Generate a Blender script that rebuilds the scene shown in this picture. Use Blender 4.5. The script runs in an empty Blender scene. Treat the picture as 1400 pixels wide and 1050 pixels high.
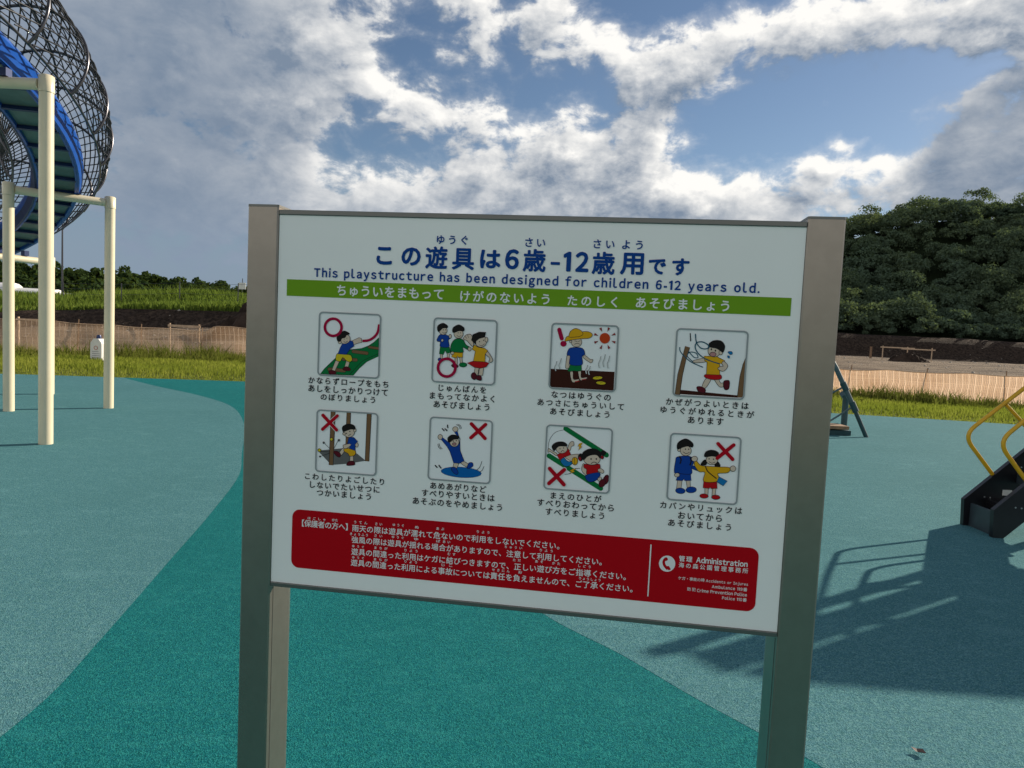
import bpy, math, random
import numpy as np
from mathutils import Vector, Matrix

R = math.radians
random.seed(7)
rng = np.random.default_rng(11)
SC = bpy.context.scene
COL = SC.collection

# ------------------------------------------------------------------ camera
EYE = 1.5
F_PX, PITCH, ROLL = 982.66, 0.0688, 0.0466         # photo is 1400 px wide
fw = Vector((0, math.cos(PITCH), -math.sin(PITCH)))
up0 = Vector((0, math.sin(PITCH), math.cos(PITCH)))
r0 = Vector((1, 0, 0))
cr, sr = math.cos(ROLL), math.sin(ROLL)
RV = r0 * cr + up0 * sr
UV = up0 * cr - r0 * sr
cd = bpy.data.cameras.new("camera")
cam = bpy.data.objects.new("camera", cd)
COL.objects.link(cam)
cd.sensor_width = 36
cd.lens = 36 * F_PX / 1400
cd.clip_start = 0.05
cd.clip_end = 6000
cam.matrix_world = Matrix(((RV.x, UV.x, -fw.x, 0), (RV.y, UV.y, -fw.y, 0), (RV.z, UV.z, -fw.z, EYE), (0, 0, 0, 1)))
SC.camera = cam

# ------------------------------------------------------------------ light
SUN_AZ, SUN_EL = 56.0, 24.0                        # azimuth clockwise from +y
sun_dir = Vector((math.sin(R(SUN_AZ)) * math.cos(R(SUN_EL)), math.cos(R(SUN_AZ)) * math.cos(R(SUN_EL)), math.sin(R(SUN_EL))))
sd = bpy.data.lights.new("sun", 'SUN')
sd.energy = 4.7
sd.angle = R(0.55)
sd.color = (1.0, 0.87, 0.70)
so = bpy.data.objects.new("sun", sd)
COL.objects.link(so)
so.rotation_euler = (-sun_dir).to_track_quat('-Z', 'Y').to_euler()

SC.view_settings.view_transform = 'Standard'
SC.view_settings.look = 'None'
SC.view_settings.gamma = 1
SC.view_settings.exposure = 0.63

# ------------------------------------------------------------------ world: sky with clouds
W = bpy.data.worlds.new("World")
SC.world = W
W.use_nodes = True
wt = W.node_tree
wt.nodes.clear()


class NT:
    """small helper to write node maths"""
    def __init__(s, t): s.t = t
    def n(s, typ, **k):
        x = s.t.nodes.new(typ)
        for a, b in k.items(): setattr(x, a, b)
        return x
    def put(s, sock, v):
        if isinstance(v, bpy.types.NodeSocket): s.t.links.new(v, sock)
        else: sock.default_value = v
    def m(s, op, a, b=0.0, c=0.0, clamp=False):
        x = s.n('ShaderNodeMath', operation=op, use_clamp=clamp)
        s.put(x.inputs[0], a); s.put(x.inputs[1], b); s.put(x.inputs[2], c)
        return x.outputs[0]
    def v(s, op, a, b=(0, 0, 0), out=0):
        x = s.n('ShaderNodeVectorMath', operation=op)
        s.put(x.inputs[0], a)
        if op == 'SCALE': s.put(x.inputs['Scale'], b)
        else: s.put(x.inputs[1], b)
        return x.outputs[out]
    def ss(s, x, lo, hi, a=0.0, b=1.0):
        r = s.n('ShaderNodeMapRange', interpolation_type='SMOOTHSTEP')
        s.put(r.inputs[0], x)
        for i, q in enumerate((lo, hi, a, b)): s.put(r.inputs[i + 1], q)
        return r.outputs[0]
    def noise(s, vec, scale, detail=6, rough=0.55, dist=0.0, dim='3D'):
        x = s.n('ShaderNodeTexNoise', noise_dimensions=dim)
        s.put(x.inputs['Vector'], vec)
        x.inputs['Scale'].default_value = scale
        x.inputs['Detail'].default_value = detail
        x.inputs['Roughness'].default_value = rough
        x.inputs['Distortion'].default_value = dist
        return x.outputs[0]
    def mix(s, f, a, b):
        x = s.n('ShaderNodeMix', data_type='RGBA')
        s.put(x.inputs[0], f)
        for i, q in ((6, a), (7, b)):
            s.put(x.inputs[i], q if isinstance(q, bpy.types.NodeSocket) else (q[0], q[1], q[2], 1))
        return x.outputs[2]


# cloud masses: azimuth, elevation, half widths (degrees), weight
CLOUDS = [
    (-33, 21, 14, 9, 0.40), (-24, 16, 9, 7, 0.36), (-15, 21.5, 8, 4.5, 0.44), (-17, 15, 4.0, 3.6, 0.30),
    (-30, 9, 10, 3, 0.30), (-19, 8.0, 9, 2.6, 0.46), (-8, 9.0, 8, 2.6, 0.52), (4, 8.0, 10, 2.2, .46), (-22, 4.6, 9, 1.2, .26),
    (-6, 16.6, 4.6, 1.5, 0.44), (-11, 17.2, 2.2, 1.3, 0.28),
    (-3.4, 21.0, 2.2, 3.0, 0.36), (-5, 24.5, 3.4, 1.2, .34), (2.2, 23.6, 2.6, 2.6, 0.46), (1.0, 20.8, 2.0, 1.8, 0.30),
    (4.5, 14.4, 5.6, 3.0, 0.56), (-1, 12.4, 5.5, 2.0, 0.50), (10.6, 15.8, 2.6, 1.8, 0.40), (5, 10.6, 9, 1.9, 0.50),
    (15.5, 11.0, 4.6, 1.6, 0.46), (19.5, 9.6, 6, 1.7, 0.50), (10, 12.4, 3.5, 2.0, .40),
    (9.0, 19.4, 3.4, 1.7, 0.52), (13.5, 20.2, 4.0, 1.7, 0.52), (20, 21.8, 5.0, 1.5, 0.58), (28, 21.6, 6, 1.7, 0.60), (37, 21, 6, 2.6, 0.6), (6, 21.5, 2.4, 1.6, .36),
    (34, 15.6, 3.8, 3.6, 0.66), (31.0, 11.8, 5.0, 2.8, 0.62), (40, 12, 7, 7, 0.60),
    (22.3, 12.4, 2.6, 0.8, 0.44), (23.8, 14.2, 1.5, .7, 0.42), (25.6, 13.2, 1.6, .6, .32),
]
GAPS = [(-9.2, 20.5, 2.4, 3.0, 0.34), (1.2, 18.4, 3.2, 1.6, 0.36), (20, 16.8, 7, 1.7, 0.46), (7.0, 24.6, 3.4, 1.2, 0.36),
        (-12.6, 14.2, 2.4, 1.6, 0.26), (-1.0, 17.4, 1.8, 1.8, 0.25), (17.0, 14.6, 4.4, 1.8, 0.40), (16, 25.2, 8, 1.3, .34), (-5.5, 19.2, 2.2, 1.0, .2), (27.5, 15.5, 1.8, 2.2, .3), (30.5, 18.4, 4.5, 1.0, .5)]

grp = bpy.data.node_groups.new("cloud_density", 'ShaderNodeTree')
grp.interface.new_socket(name="P", in_out='INPUT', socket_type='NodeSocketVector')
grp.interface.new_socket(name="D", in_out='OUTPUT', socket_type='NodeSocketFloat')
g = NT(grp)
gi = g.n('NodeGroupInput'); go = g.n('NodeGroupOutput')
P0 = gi.outputs[0]
warpn = g.n('ShaderNodeTexNoise'); g.put(warpn.inputs['Vector'], P0)
warpn.inputs['Scale'].default_value = 0.30; warpn.inputs['Detail'].default_value = 4
Pw = g.v('ADD', P0, g.v('MULTIPLY', g.v('SUBTRACT', warpn.outputs[1], (.5, .5, .5)), (4.6, 3.4, 0)))
cov = 0.0
for lst, sg in ((CLOUDS, 1), (GAPS, -1)):
    for (a, e, sa, se, w) in lst:
        q = g.v('MULTIPLY', g.v('SUBTRACT', Pw, (a, e, 0)), (1 / sa, 1 / se, 0))
        d2 = g.v('DOT_PRODUCT', q, q, out=1)
        cov = g.m('ADD', cov, g.m('MULTIPLY', g.m('POWER', 2.718, g.m('MULTIPLY', d2, -1.0)), w * sg))
# elsewhere in the sky: general broken cloud
sx = g.n('ShaderNodeSeparateXYZ'); g.put(sx.inputs[0], P0)
away = g.ss(g.m('ABSOLUTE', sx.outputs[0]), 42, 60)
high = g.ss(sx.outputs[1], 26, 34)
cov = g.m('ADD', g.m('MINIMUM', cov, 0.58), g.m('ADD', g.m('MULTIPLY', g.m('MULTIPLY', away, g.m('SUBTRACT', 1.0, high)), 0.62), g.m('MULTIPLY', high, 0.16)))
n1 = g.noise(g.v('MULTIPLY', P0, (0.75, 1.2, 1)), 0.34, 10, 0.60, 0.3)
n2 = g.noise(g.v('MULTIPLY', P0, (0.85, 1.1, 1)), 1.1, 6, 0.6, 0.2)
dens = g.m('ADD', cov, g.m('MULTIPLY', g.m('SUBTRACT', n1, 0.5), 1.55))
dens = g.m('ADD', dens, g.m('MULTIPLY', g.m('SUBTRACT', n2, 0.5), 0.34))
g.put(go.inputs[0], g.m('SUBTRACT', dens, 0.215))

w = NT(wt)
tc = w.n('ShaderNodeTexCoord')
dirv = w.v('NORMALIZE', tc.outputs['Generated'])
sp = w.n('ShaderNodeSeparateXYZ'); w.put(sp.inputs[0], dirv)
az = w.m('MULTIPLY', w.m('ARCTAN2', sp.outputs[0], sp.outputs[1]), 57.29578)
el = w.m('MULTIPLY', w.m('ARCSINE', sp.outputs[2]), 57.29578)
cb = w.n('ShaderNodeCombineXYZ'); w.put(cb.inputs[0], az); w.put(cb.inputs[1], el)
def cloud(off):
    x = w.n('ShaderNodeGroup'); x.node_tree = grp
    w.put(x.inputs[0], w.v('ADD', cb.outputs[0], off))
    return x.outputs[0]
D = cloud((0, 0, 0)); D1 = cloud((0.55, 0.75, 0)); D2 = cloud((1.5, 2.0, 0))
alpha = w.m('ADD', w.m('MULTIPLY', w.ss(D, -0.06, 0.20), 0.68), w.m('MULTIPLY', w.ss(D, -0.38, 0.24), 0.32))
rim = w.m('ADD', w.m('MULTIPLY', w.m('SUBTRACT', D, D1), w.m('MULTIPLY', w.ss(az, -24, -6, 0.30, 0.66), w.ss(el, 7, 15, 0.45, 1.0))), w.m('MULTIPLY', w.m('SUBTRACT', D, D2), w.ss(az, -24, -12, 0.85, 1.0)))
core = w.ss(D, 0.05, 0.50)
lit = w.m('ADD', w.m('SUBTRACT', 0.52, w.m('MULTIPLY', core, 0.36)), rim, clamp=True)
prox = w.v('DOT_PRODUCT', dirv, tuple(sun_dir), out=1)
# clouds facing the sun, behind the viewer, are lit full on; those far to the left go grey-blue
lit = w.m('ADD', lit, w.ss(prox, 0.1, -0.5, 0.0, 0.85), clamp=True)
lit = w.m('MULTIPLY', lit, w.m('MAXIMUM', w.ss(az, -25, -12, 0.24, 0.95), w.ss(az, -48, -75)))
# the tall cloud to the right shows its shaded side
lit = w.m('MULTIPLY', lit, w.m('SUBTRACT', 1.0, w.m('MULTIPLY', w.m('MULTIPLY', w.ss(az, 26.5, 30), w.ss(az, 44, 40)), w.m('MULTIPLY', w.ss(el, 18.5, 16.5), 0.62))))
sky = w.n('ShaderNodeTexSky', sky_type='NISHITA')
sky.sun_disc = False
sky.sun_elevation = R(SUN_EL); sky.sun_rotation = R(SUN_AZ)
sky.altitude = 10; sky.air_density = 1.0; sky.dust_density = 0.3; sky.ozone_density = 1.6
cl = w.mix(lit, (1.32, 1.72, 2.32), (6.8, 6.65, 6.35))
skyb = w.v('MULTIPLY', sky.outputs[0], (0.465, 0.49, 0.525))
skyc = w.mix(alpha, skyb, cl)
# thin milky layer towards the horizon
skyc = w.mix(w.m('MULTIPLY', w.ss(el, 12, 2), w.ss(az, -14, 30, 0.88, 0.55)), skyc, w.mix(w.ss(az, -10, 25), (1.50, 1.97, 2.64), (2.5, 2.75, 3.0)))
bg = w.n('ShaderNodeBackground'); w.put(bg.inputs[0], skyc); bg.inputs[1].default_value = 0.10
wo = w.n('ShaderNodeOutputWorld'); wt.links.new(bg.outputs[0], wo.inputs[0])
W.cycles.sampling_method = 'MANUAL'; W.cycles.sample_map_resolution = 512

# ------------------------------------------------------------------ helpers
class MB:
    """collects shapes and links them as ONE mesh object"""
    def __init__(s): s.v = []; s.f = []; s.mi = []; s.sm = []
    def add(s, vs, fs, mi=0, smooth=False):
        b = len(s.v)
        s.v += [tuple(p) for p in vs]
        for f in fs:
            s.f.append([b + i for i in f]); s.mi.append(mi); s.sm.append(smooth)
    def hexa(s, p, mi=0):          # 8 corners: bottom ring 0-3, top ring 4-7
        s.add(p, [(3, 2, 1, 0), (4, 5, 6, 7), (0, 1, 5, 4), (1, 2, 6, 5), (2, 3, 7, 6), (3, 0, 4, 7)], mi)
    def box(s, x0, x1, y0, y1, z0, z1, mi=0):
        s.hexa([(x0, y0, z0), (x1, y0, z0), (x1, y1, z0), (x0, y1, z0), (x0, y0, z1), (x1, y0, z1), (x1, y1, z1), (x0, y1, z1)], mi)
    def extrude(s, prof, vec, mi=0, smooth=False):   # closed planar profile moved along vec
        n = len(prof); vec = Vector(vec)
        vs = [Vector(p) for p in prof] + [Vector(p) + vec for p in prof]
        s.add(vs, [list(range(n))[::-1], [n + i for i in range(n)]], mi)
        s.add(vs, [(i, (i + 1) % n, n + (i + 1) % n, n + i) for i in range(n)], mi, smooth)
    def tube(s, pts, r, seg=12, mi=0, cap=True, closed=False, smooth=True):
        pts = [Vector(p) for p in pts]; n = len(pts)
        rr = r if isinstance(r, (list, tuple)) else [r] * n
        tang = []
        for i in range(n):
            a = pts[(i - 1) % n] if (closed or i > 0) else pts[0]
            b = pts[(i + 1) % n] if (closed or i < n - 1) else pts[-1]
            tang.append((b - a).normalized())
        t0 = tang[0]
        nr = t0.cross(Vector((0, 0, 1)))
        if nr.length < 0.05: nr = t0.cross(Vector((1, 0, 0)))
        nr.normalize()
        vs = []
        for i in range(n):
            t = tang[i]
            nr = (nr - t * nr.dot(t)).normalized(); bn = t.cross(nr)
            for k in range(seg):
                a = 2 * math.pi * k / seg
                vs.append(pts[i] + (nr * math.cos(a) + bn * math.sin(a)) * rr[i])
        fs = []
        for i in range(n if closed else n - 1):
            j = (i + 1) % n
            for k in range(seg):
                l = (k + 1) % seg
                fs.append((i * seg + k, i * seg + l, j * seg + l, j * seg + k))
        s.add(vs, fs, mi, smooth)
        if cap and not closed:
            s.add(vs[:seg], [list(range(seg))[::-1]], mi); s.add(vs[-seg:], [list(range(seg))], mi)
    def build(s, name, mats, parent=None, bevel=0.0, loc=None):
        me = bpy.data.meshes.new(name)
        me.from_pydata(s.v, [], s.f)
        for m_ in (mats if isinstance(mats, (list, tuple)) else [mats]): me.materials.append(m_)
        me.polygons.foreach_set('material_index', s.mi)
        me.polygons.foreach_set('use_smooth', s.sm)
        me.update()
        o = bpy.data.objects.new(name, me); COL.objects.link(o)
        if parent: o.parent = parent
        if loc: o.location = loc
        if bevel:
            b = o.modifiers.new('bevel', 'BEVEL'); b.width = bevel; b.segments = 2; b.limit_method = 'ANGLE'; b.angle_limit = R(40)
        return o

def tag(o, label=None, cat=None, group=None, kind=None):
    if label: o['label'] = label
    if cat: o['category'] = cat
    if group: o['group'] = group
    if kind: o['kind'] = kind
    return o

def empty(name, loc, rz=0.0, label=None, cat=None, group=None):
    o = bpy.data.objects.new(name, None); COL.objects.link(o)
    o.empty_display_size = 0.2
    o.location = loc; o.rotation_euler = (0, 0, rz)
    return tag(o, label, cat, group)

def copy_tree(o, parent=None):
    c = o.copy(); COL.objects.link(c); c.parent = parent
    for ch in list(o.children): copy_tree(ch, c)
    return c

def quads_obj(name, cen, nrm_, size, mat, aspect=1.0, droop=None):
    """many small leaf faces as one mesh; cen (N,3), nrm (N,3), size (N,)"""
    n = len(cen)
    nn = nrm_ / np.linalg.norm(nrm_, axis=1, keepdims=True)
    ref = rng.normal(size=(n, 3))
    a = np.cross(nn, ref); a /= np.linalg.norm(a, axis=1, keepdims=True)
    b = np.cross(nn, a)
    a = a * size[:, None]; b = b * size[:, None] * aspect
    v = np.stack([cen - a - b * .45, cen + a * .2 - b, cen + a + b * .4, cen - a * .3 + b], 1).reshape(-1, 3)
    return fast_mesh(name, v, 4, mat)

def fast_mesh(name, v, k, mat):
    n = len(v) // k
    me = bpy.data.meshes.new(name)
    me.vertices.add(len(v)); me.vertices.foreach_set('co', v.astype(np.float32).ravel())
    me.loops.add(len(v)); me.loops.foreach_set('vertex_index', np.arange(len(v), dtype=np.int32))
    me.polygons.add(n); me.polygons.foreach_set('loop_start', np.arange(0, len(v), k, dtype=np.int32))
    me.update(calc_edges=True)
    me.materials.append(mat)
    o = bpy.data.objects.new(name, me); COL.objects.link(o)
    return o

# ------------------------------------------------------------------ materials
def base_mat(name):
    m = bpy.data.materials.new(name); m.use_nodes = True
    t = m.node_tree
    return m, NT(t), t.nodes['Principled BSDF']

def simple(name, col, rough=0.5, metal=0.0, var=0.0, scale=8.0, bump=0.0, spec=0.5, bscale=None):
    m, n, b = base_mat(name)
    b.inputs['Roughness'].default_value = rough
    b.inputs['Metallic'].default_value = metal
    b.inputs['Specular IOR Level'].default_value = spec
    geo = n.n('ShaderNodeNewGeometry')
    if var > 0:
        f = n.noise(geo.outputs['Position'], scale, 5, 0.6)
        c0 = tuple(max(0, c * (1 - var)) for c in col); c1 = tuple(min(1, c * (1 + var)) for c in col)
        n.put(b.inputs['Base Color'], n.mix(n.ss(f, 0.3, 0.7), c0, c1))
    else:
        b.inputs['Base Color'].default_value = (*col, 1)
    if bump > 0:
        f = n.noise(geo.outputs['Position'], bscale or scale * 4, 4, 0.6)
        bn = n.n('ShaderNodeBump'); bn.inputs['Strength'].default_value = bump; bn.inputs['Distance'].default_value = 0.02
        n.put(bn.inputs['Height'], f); n.put(b.inputs['Normal'], bn.outputs[0])
    return m

def leaf_mat(name, c0, c1, c2, trans=0.35, rough=0.6, big=0.05):
    m, n, b = base_mat(name)
    geo = n.n('ShaderNodeNewGeometry')
    rp = geo.outputs['Random Per Island']
    f = n.noise(geo.outputs['Position'], big, 3, 0.5)
    c = n.mix(rp, c0, c1)
    c = n.mix(n.ss(f, 0.35, 0.65), c, c2)
    n.t.nodes.remove(b)
    b = n.n('ShaderNodeBsdfDiffuse'); n.put(b.inputs[0], c)
    tr = n.n('ShaderNodeBsdfTranslucent'); n.put(tr.inputs[0], n.mix(0.5, c, (0.16, 0.22, 0.02)))
    ms = n.n('ShaderNodeMixShader'); ms.inputs[0].default_value = trans
    n.t.links.new(b.outputs[0], ms.inputs[1]); n.t.links.new(tr.outputs[0], ms.inputs[2])
    n.t.links.new(ms.outputs[0], n.t.nodes['Material Output'].inputs[0])
    return m

def rubber(name, ca, cb_, cc):
    """poured granulate play surface: three granule colours, faint stains"""
    m, n, b = base_mat(name)
    geo = n.n('ShaderNodeNewGeometry'); P = geo.outputs['Position']
    vo = n.n('ShaderNodeTexVoronoi'); n.put(vo.inputs['Vector'], P); vo.inputs['Scale'].default_value = 195
    sp_ = n.n('ShaderNodeSeparateColor'); n.put(sp_.inputs[0], vo.outputs['Color'])
    f2 = n.noise(P, 95, 3, 0.7)
    big = n.noise(P, 0.55, 5, 0.6, 0.4)
    st = n.noise(n.v('MULTIPLY', P, (1, 1.7, 1)), 4.2, 6, 0.66, 0.6)
    c = n.mix(n.ss(sp_.outputs[0], 0.15, 0.85), ca, cb_)
    c = n.mix(n.ss(f2, 0.52, 0.72), c, cc)
    hue = n.noise(P, 38, 2, 0.6)
    c = n.mix(n.ss(hue, 0.35, 0.65, 0.0, 0.55), c, (ca[0] * 1.1, ca[1] * 1.02, ca[2] * 1.25))
    c = n.mix(n.ss(vo.outputs['Distance'], 0.45, 0.95, 0.0, 0.55), c, tuple(q * 0.45 for q in cc))
    c = n.mix(n.ss(big, 0.35, 0.75, 0.0, 0.22), c, tuple(q * 0.74 for q in ca))
    c = n.mix(n.ss(st, 0.50, 0.72, 0.0, 0.17), c, tuple(min(1, q * 1.15 + .02) for q in cb_))
    n.put(b.inputs['Base Color'], c)
    b.inputs['Roughness'].default_value = 0.95
    b.inputs['Specular IOR Level'].default_value = 0.04
    bn = n.n('ShaderNodeBump'); bn.inputs['Strength'].default_value = 0.55; bn.inputs['Distance'].default_value = 0.004
    n.put(bn.inputs['Height'], n.m('ADD', vo.outputs['Distance'], n.m('MULTIPLY', f2, 0.6)))
    n.put(b.inputs['Normal'], bn.outputs[0])
    return m

M = {}
M['rub_dark'] = rubber('dark_teal_rubber', (0.006, 0.120, 0.124), (0.026, 0.235, 0.228), (0.004, 0.064, 0.078))
M['rub_light'] = rubber('pale_teal_rubber', (0.052, 0.168, 0.182), (0.138, 0.305, 0.318), (0.024, 0.102, 0.124))
M['post'] = simple('bronze_anodised', (0.30, 0.265, 0.225), 0.34, 0.85, 0.04, 30)
M['panel'] = simple('white_sign_face', (0.855, 0.86, 0.845), 0.28, 0.0, 0.02, 3)
M['rail'] = simple('dark_sign_rail', (0.16, 0.16, 0.15), 0.4, 0.7)
M['cream'] = simple('cream_powder_coat', (0.70, 0.63, 0.46), 0.32, 0.0, 0.04, 2.5)
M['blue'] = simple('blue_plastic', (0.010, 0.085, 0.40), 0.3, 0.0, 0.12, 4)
M['blue_dark'] = simple('navy_steel_and_shaded_blue', (0.010, 0.028, 0.11), 0.4, 0.2, 0.1, 4)
M['under'] = simple('grey_green_underside', (0.13, 0.19, 0.18), 0.5, 0.0, 0.15, 5)
M['steel'] = simple('dark_galvanised_steel', (0.10, 0.10, 0.11), 0.28, 0.85)
M['net'] = simple('black_coated_rod', (0.035, 0.036, 0.042), 0.35, 0.4)
M['black'] = simple('black_plastic', (0.007, 0.007, 0.010), 0.35, 0.0, 0.2, 12)
M['slate'] = simple('slate_plastic', (0.030, 0.044, 0.055), 0.4, 0.0, 0.15, 10)
M['yellow'] = simple('yellow_paint', (0.62, 0.35, 0.008), 0.33, 0.0, 0.06, 9)
M['teal_pipe'] = simple('grey_teal_paint', (0.060, 0.105, 0.120), 0.35, 0.1, 0.1, 9)
M['teal_dark'] = simple('dark_teal_paint', (0.012, 0.050, 0.060), 0.4, 0.0, 0.1, 9)
M['bolt'] = simple('bright_bolt', (0.6, 0.6, 0.6), 0.3, 0.9)
M['white'] = simple('white_plastic', (0.75, 0.75, 0.73), 0.45, 0.0, 0.05, 6)
M['wood'] = simple('raw_timber', (0.55, 0.40, 0.27), 0.8, 0.0, 0.2, 12)
M['stake'] = simple('weathered_stake', (0.24, 0.15, 0.09), 0.85, 0.0, 0.25, 12)
M['soil'] = simple('dark_wet_soil', (0.040, 0.028, 0.022), 0.95, 0.0, 0.45, 1.6, 0.8, spec=0.1, bscale=5)
M['leafG'] = leaf_mat('grass_blades', (0.20, 0.235, 0.034), (0.36, 0.38, 0.075), (0.20, 0.24, 0.036), 0.45, 0.6, 0.4)
M['leafW'] = leaf_mat('weed_blades', (0.075, 0.105, 0.018), (0.24, 0.22, 0.070), (0.13, 0.145, 0.030), 0.4, 0.65, 0.25)
M['leafF'] = leaf_mat('bank_grass', (0.090, 0.150, 0.028), (0.185, 0.235, 0.050), (0.125, 0.185, 0.036), 0.35, 0.6, 0.12)
M['leafT'] = leaf_mat('hill_leaves', (0.076, 0.112, 0.078), (0.150, 0.195, 0.110), (0.100, 0.146, 0.104), 0.30, 0.55, 0.09)
M['leafD'] = leaf_mat('far_leaves', (0.024, 0.044, 0.016), (0.056, 0.084, 0.028), (0.034, 0.060, 0.022), 0.2, 0.6, 0.06)
# ------------------------------------------------------------------ ground
def sst(x, a, b):
    t = np.clip((x - a) / (b - a), 0, 1); return t * t * (3 - 2 * t)

def vnoise(x, y, s, seed=0):
    """value noise for terrain shapes"""
    x = np.asarray(x, float) * s; y = np.asarray(y, float) * s
    xi = np.floor(x).astype(np.int64); yi = np.floor(y).astype(np.int64)
    fx = x - xi; fy = y - yi; fx = fx * fx * (3 - 2 * fx); fy = fy * fy * (3 - 2 * fy)
    def h(a, b):
        n = (a * 374761393 + b * 668265263 + seed * 974711) & 0x7fffffff
        n = ((n ^ (n >> 13)) * 1274126177) & 0x7fffffff
        return ((n ^ (n >> 16)) & 0xffff) / 65535.0
    return (h(xi, yi) * (1 - fx) + h(xi + 1, yi) * fx) * (1 - fy) + (h(xi, yi + 1) * (1 - fx) + h(xi + 1, yi + 1) * fx) * fy

EDGE = np.array([(-60, 6.0), (-30, 12.0), (-20, 15.0), (-12.2, 17.05), (-9.5, 17.6), (-6.8, 18.1), (-3, 18.45), (1, 18.3), (4.5, 17.6), (7.6, 16.9), (11.6, 16.15), (18, 14.4), (30, 9.5), (60, 0)])
FENCE = np.array([(-45, 14.0), (-18.1, 25.3), (-15, 26.9), (-12.1, 28.5), (-10.8, 29.1), (-4, 30.2), (3, 28.0), (10.6, 23.45), (15.0, 21.05), (28, 15.5), (45, 9)])
def edge_y(x): return np.interp(x, EDGE[:, 0], EDGE[:, 1])
def fence_y(x): return np.interp(x, FENCE[:, 0], FENCE[:, 1])

def terrain(x, y):
    x = np.asarray(x, float); y = np.asarray(y, float)
    L = 1 - sst(x, -6, 8)
    z = np.full(np.broadcast(x, y).shape, -0.06) + 0.06 * sst(y - edge_y(x), 0.3, 3)
    wob = (vnoise(x, y, 0.35, 3) - .5)
    # left: rising dirt, a dug bank, a grassy berm, the far wooded rise
    rise = 0.35 + 0.045 * np.clip(x + 32, -5, 22)
    cx = 45.0 + 1.2 * (vnoise(x, y * 0 + 1, 0.12, 5) - .5)
    zl = rise * sst(y, 29, 43) + (1.05 + 0.35 * vnoise(x, y, 0.2, 9)) * sst(y, cx - 0.8, cx + 1.6) + 1.15 * sst(y, 47, 58)
    zl = zl + wob * 0.45 * sst(y, 38, 44) * (1 - sst(y, 47, 50))
    far = np.interp(x, [-400, -143, -112, -75, -40, 0, 60], [10.5, 8.0, 6.6, 3.2, 2.2, 1.4, .8])
    zl = zl + far * sst(y, 130, 200)
    # right: flat dirt, dark bank, wooded hill
    zr = 0.85 * sst(y, 30, 60) + 2.5 * sst(y, 78.5, 82.5) + 0.10 * wob * sst(y, 28, 40) + wob * .15 * sst(y, 74, 79)
    hill = np.interp(x, [0, 22, 32, 42, 50, 58, 66, 78, 95, 160, 400], [0, .6, 3, 8.5, 13.0, 17.4, 19.8, 21.0, 20.8, 20, 15])
    zr = zr + hill * sst(y, 85, 122)
    return z + L * zl + (1 - L) * zr

def axis(lo, hi, step, far_lo, far_hi, n):
    core = np.arange(lo, hi + 1e-6, step)
    t = np.linspace(0, 1, n + 1)[1:]
    return np.concatenate([(lo - (lo - far_lo) * t ** 2.5)[::-1], core, hi + (far_hi - hi) * t ** 2.5])
gx = axis(-80, 100, 0.8, -900, 900, 22)
gy = axis(10, 135, 0.55, -500, 1400, 26)
X, Y = np.meshgrid(gx, gy)
Z = terrain(X, Y)
nx, ny = len(gx), len(gy)
vv = np.stack([X, Y, Z], -1).reshape(-1, 3)
ii = (np.arange(ny - 1)[:, None] * nx + np.arange(nx - 1)[None]).ravel()
fi = np.stack([ii, ii + 1, ii + nx + 1, ii + nx], 1)
me = bpy.data.meshes.new("ground")
me.vertices.add(len(vv)); me.vertices.foreach_set('co', vv.astype(np.float32).ravel())
me.loops.add(fi.size); me.loops.foreach_set('vertex_index', fi.astype(np.int32).ravel())
me.polygons.add(len(fi)); me.polygons.foreach_set('loop_start', np.arange(0, fi.size, 4, dtype=np.int32))
me.update(calc_edges=True)
me.polygons.foreach_set('use_smooth', np.ones(len(fi), bool))
# what covers the ground: (grass, dark soil, undergrowth); bare dirt elsewhere
Lm = 1 - sst(X, -6, 8)
jit = (vnoise(X, Y, 0.5, 21) - .5) * 1.6
grass = 1 - sst(Y - fence_y(X) + jit * .5, -0.3, 0.6)
grass = np.maximum(grass, Lm * sst(Y + jit, 46.6, 47.4))
soil = Lm * sst(Y + jit, 42.8, 44.4) * (1 - sst(Y + jit, 46.6, 47.6)) + (1 - Lm) * sst(Y + jit, 72, 78) * (1 - sst(Y + jit, 84, 87))
wood = np.maximum((1 - Lm) * sst(Y + jit, 84, 87), sst(Y, 120, 140))
colr = np.stack([grass, np.clip(soil, 0, 1), wood, np.ones_like(grass)], -1).reshape(-1, 4)
ca = me.color_attributes.new("cover", 'FLOAT_COLOR', 'POINT')
ca.data.foreach_set('color', colr.astype(np.float32).ravel())
gm, n, b = base_mat('earth_and_grass')
att = n.n('ShaderNodeVertexColor', layer_name='cover')
scn = n.n('ShaderNodeSeparateColor'); n.put(scn.inputs[0], att.outputs[0])
geo = n.n('ShaderNodeNewGeometry'); Pg = geo.outputs['Position']
f1 = n.noise(Pg, 0.5, 6, 0.65); f2 = n.noise(Pg, 4.0, 5, 0.65); f3 = n.noise(n.v('MULTIPLY', Pg, (0.25, 1.2, 1)), 0.7, 5, 0.6)
dirt = n.mix(n.ss(f1, 0.3, 0.7), (0.155, 0.122, 0.090), (0.25, 0.20, 0.150))
dirt = n.mix(n.ss(f3, 0.46, 0.6, 0, .8), dirt, (0.075, 0.058, 0.046))
dirt = n.mix(n.ss(f2, 0.55, 0.75, 0, .5), dirt, (0.30, 0.25, 0.20))
soilc = n.mix(n.ss(f2, 0.35, 0.65), (0.026, 0.018, 0.014), (0.070, 0.050, 0.038))
grs = n.mix(n.ss(f2, 0.3, 0.7), (0.085, 0.12, 0.022), (0.15, 0.17, 0.04))
c = n.mix(scn.outputs[0], dirt, grs)
c = n.mix(scn.outputs[1], c, soilc)
c = n.mix(scn.outputs[2], c, (0.018, 0.028, 0.012))
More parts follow.
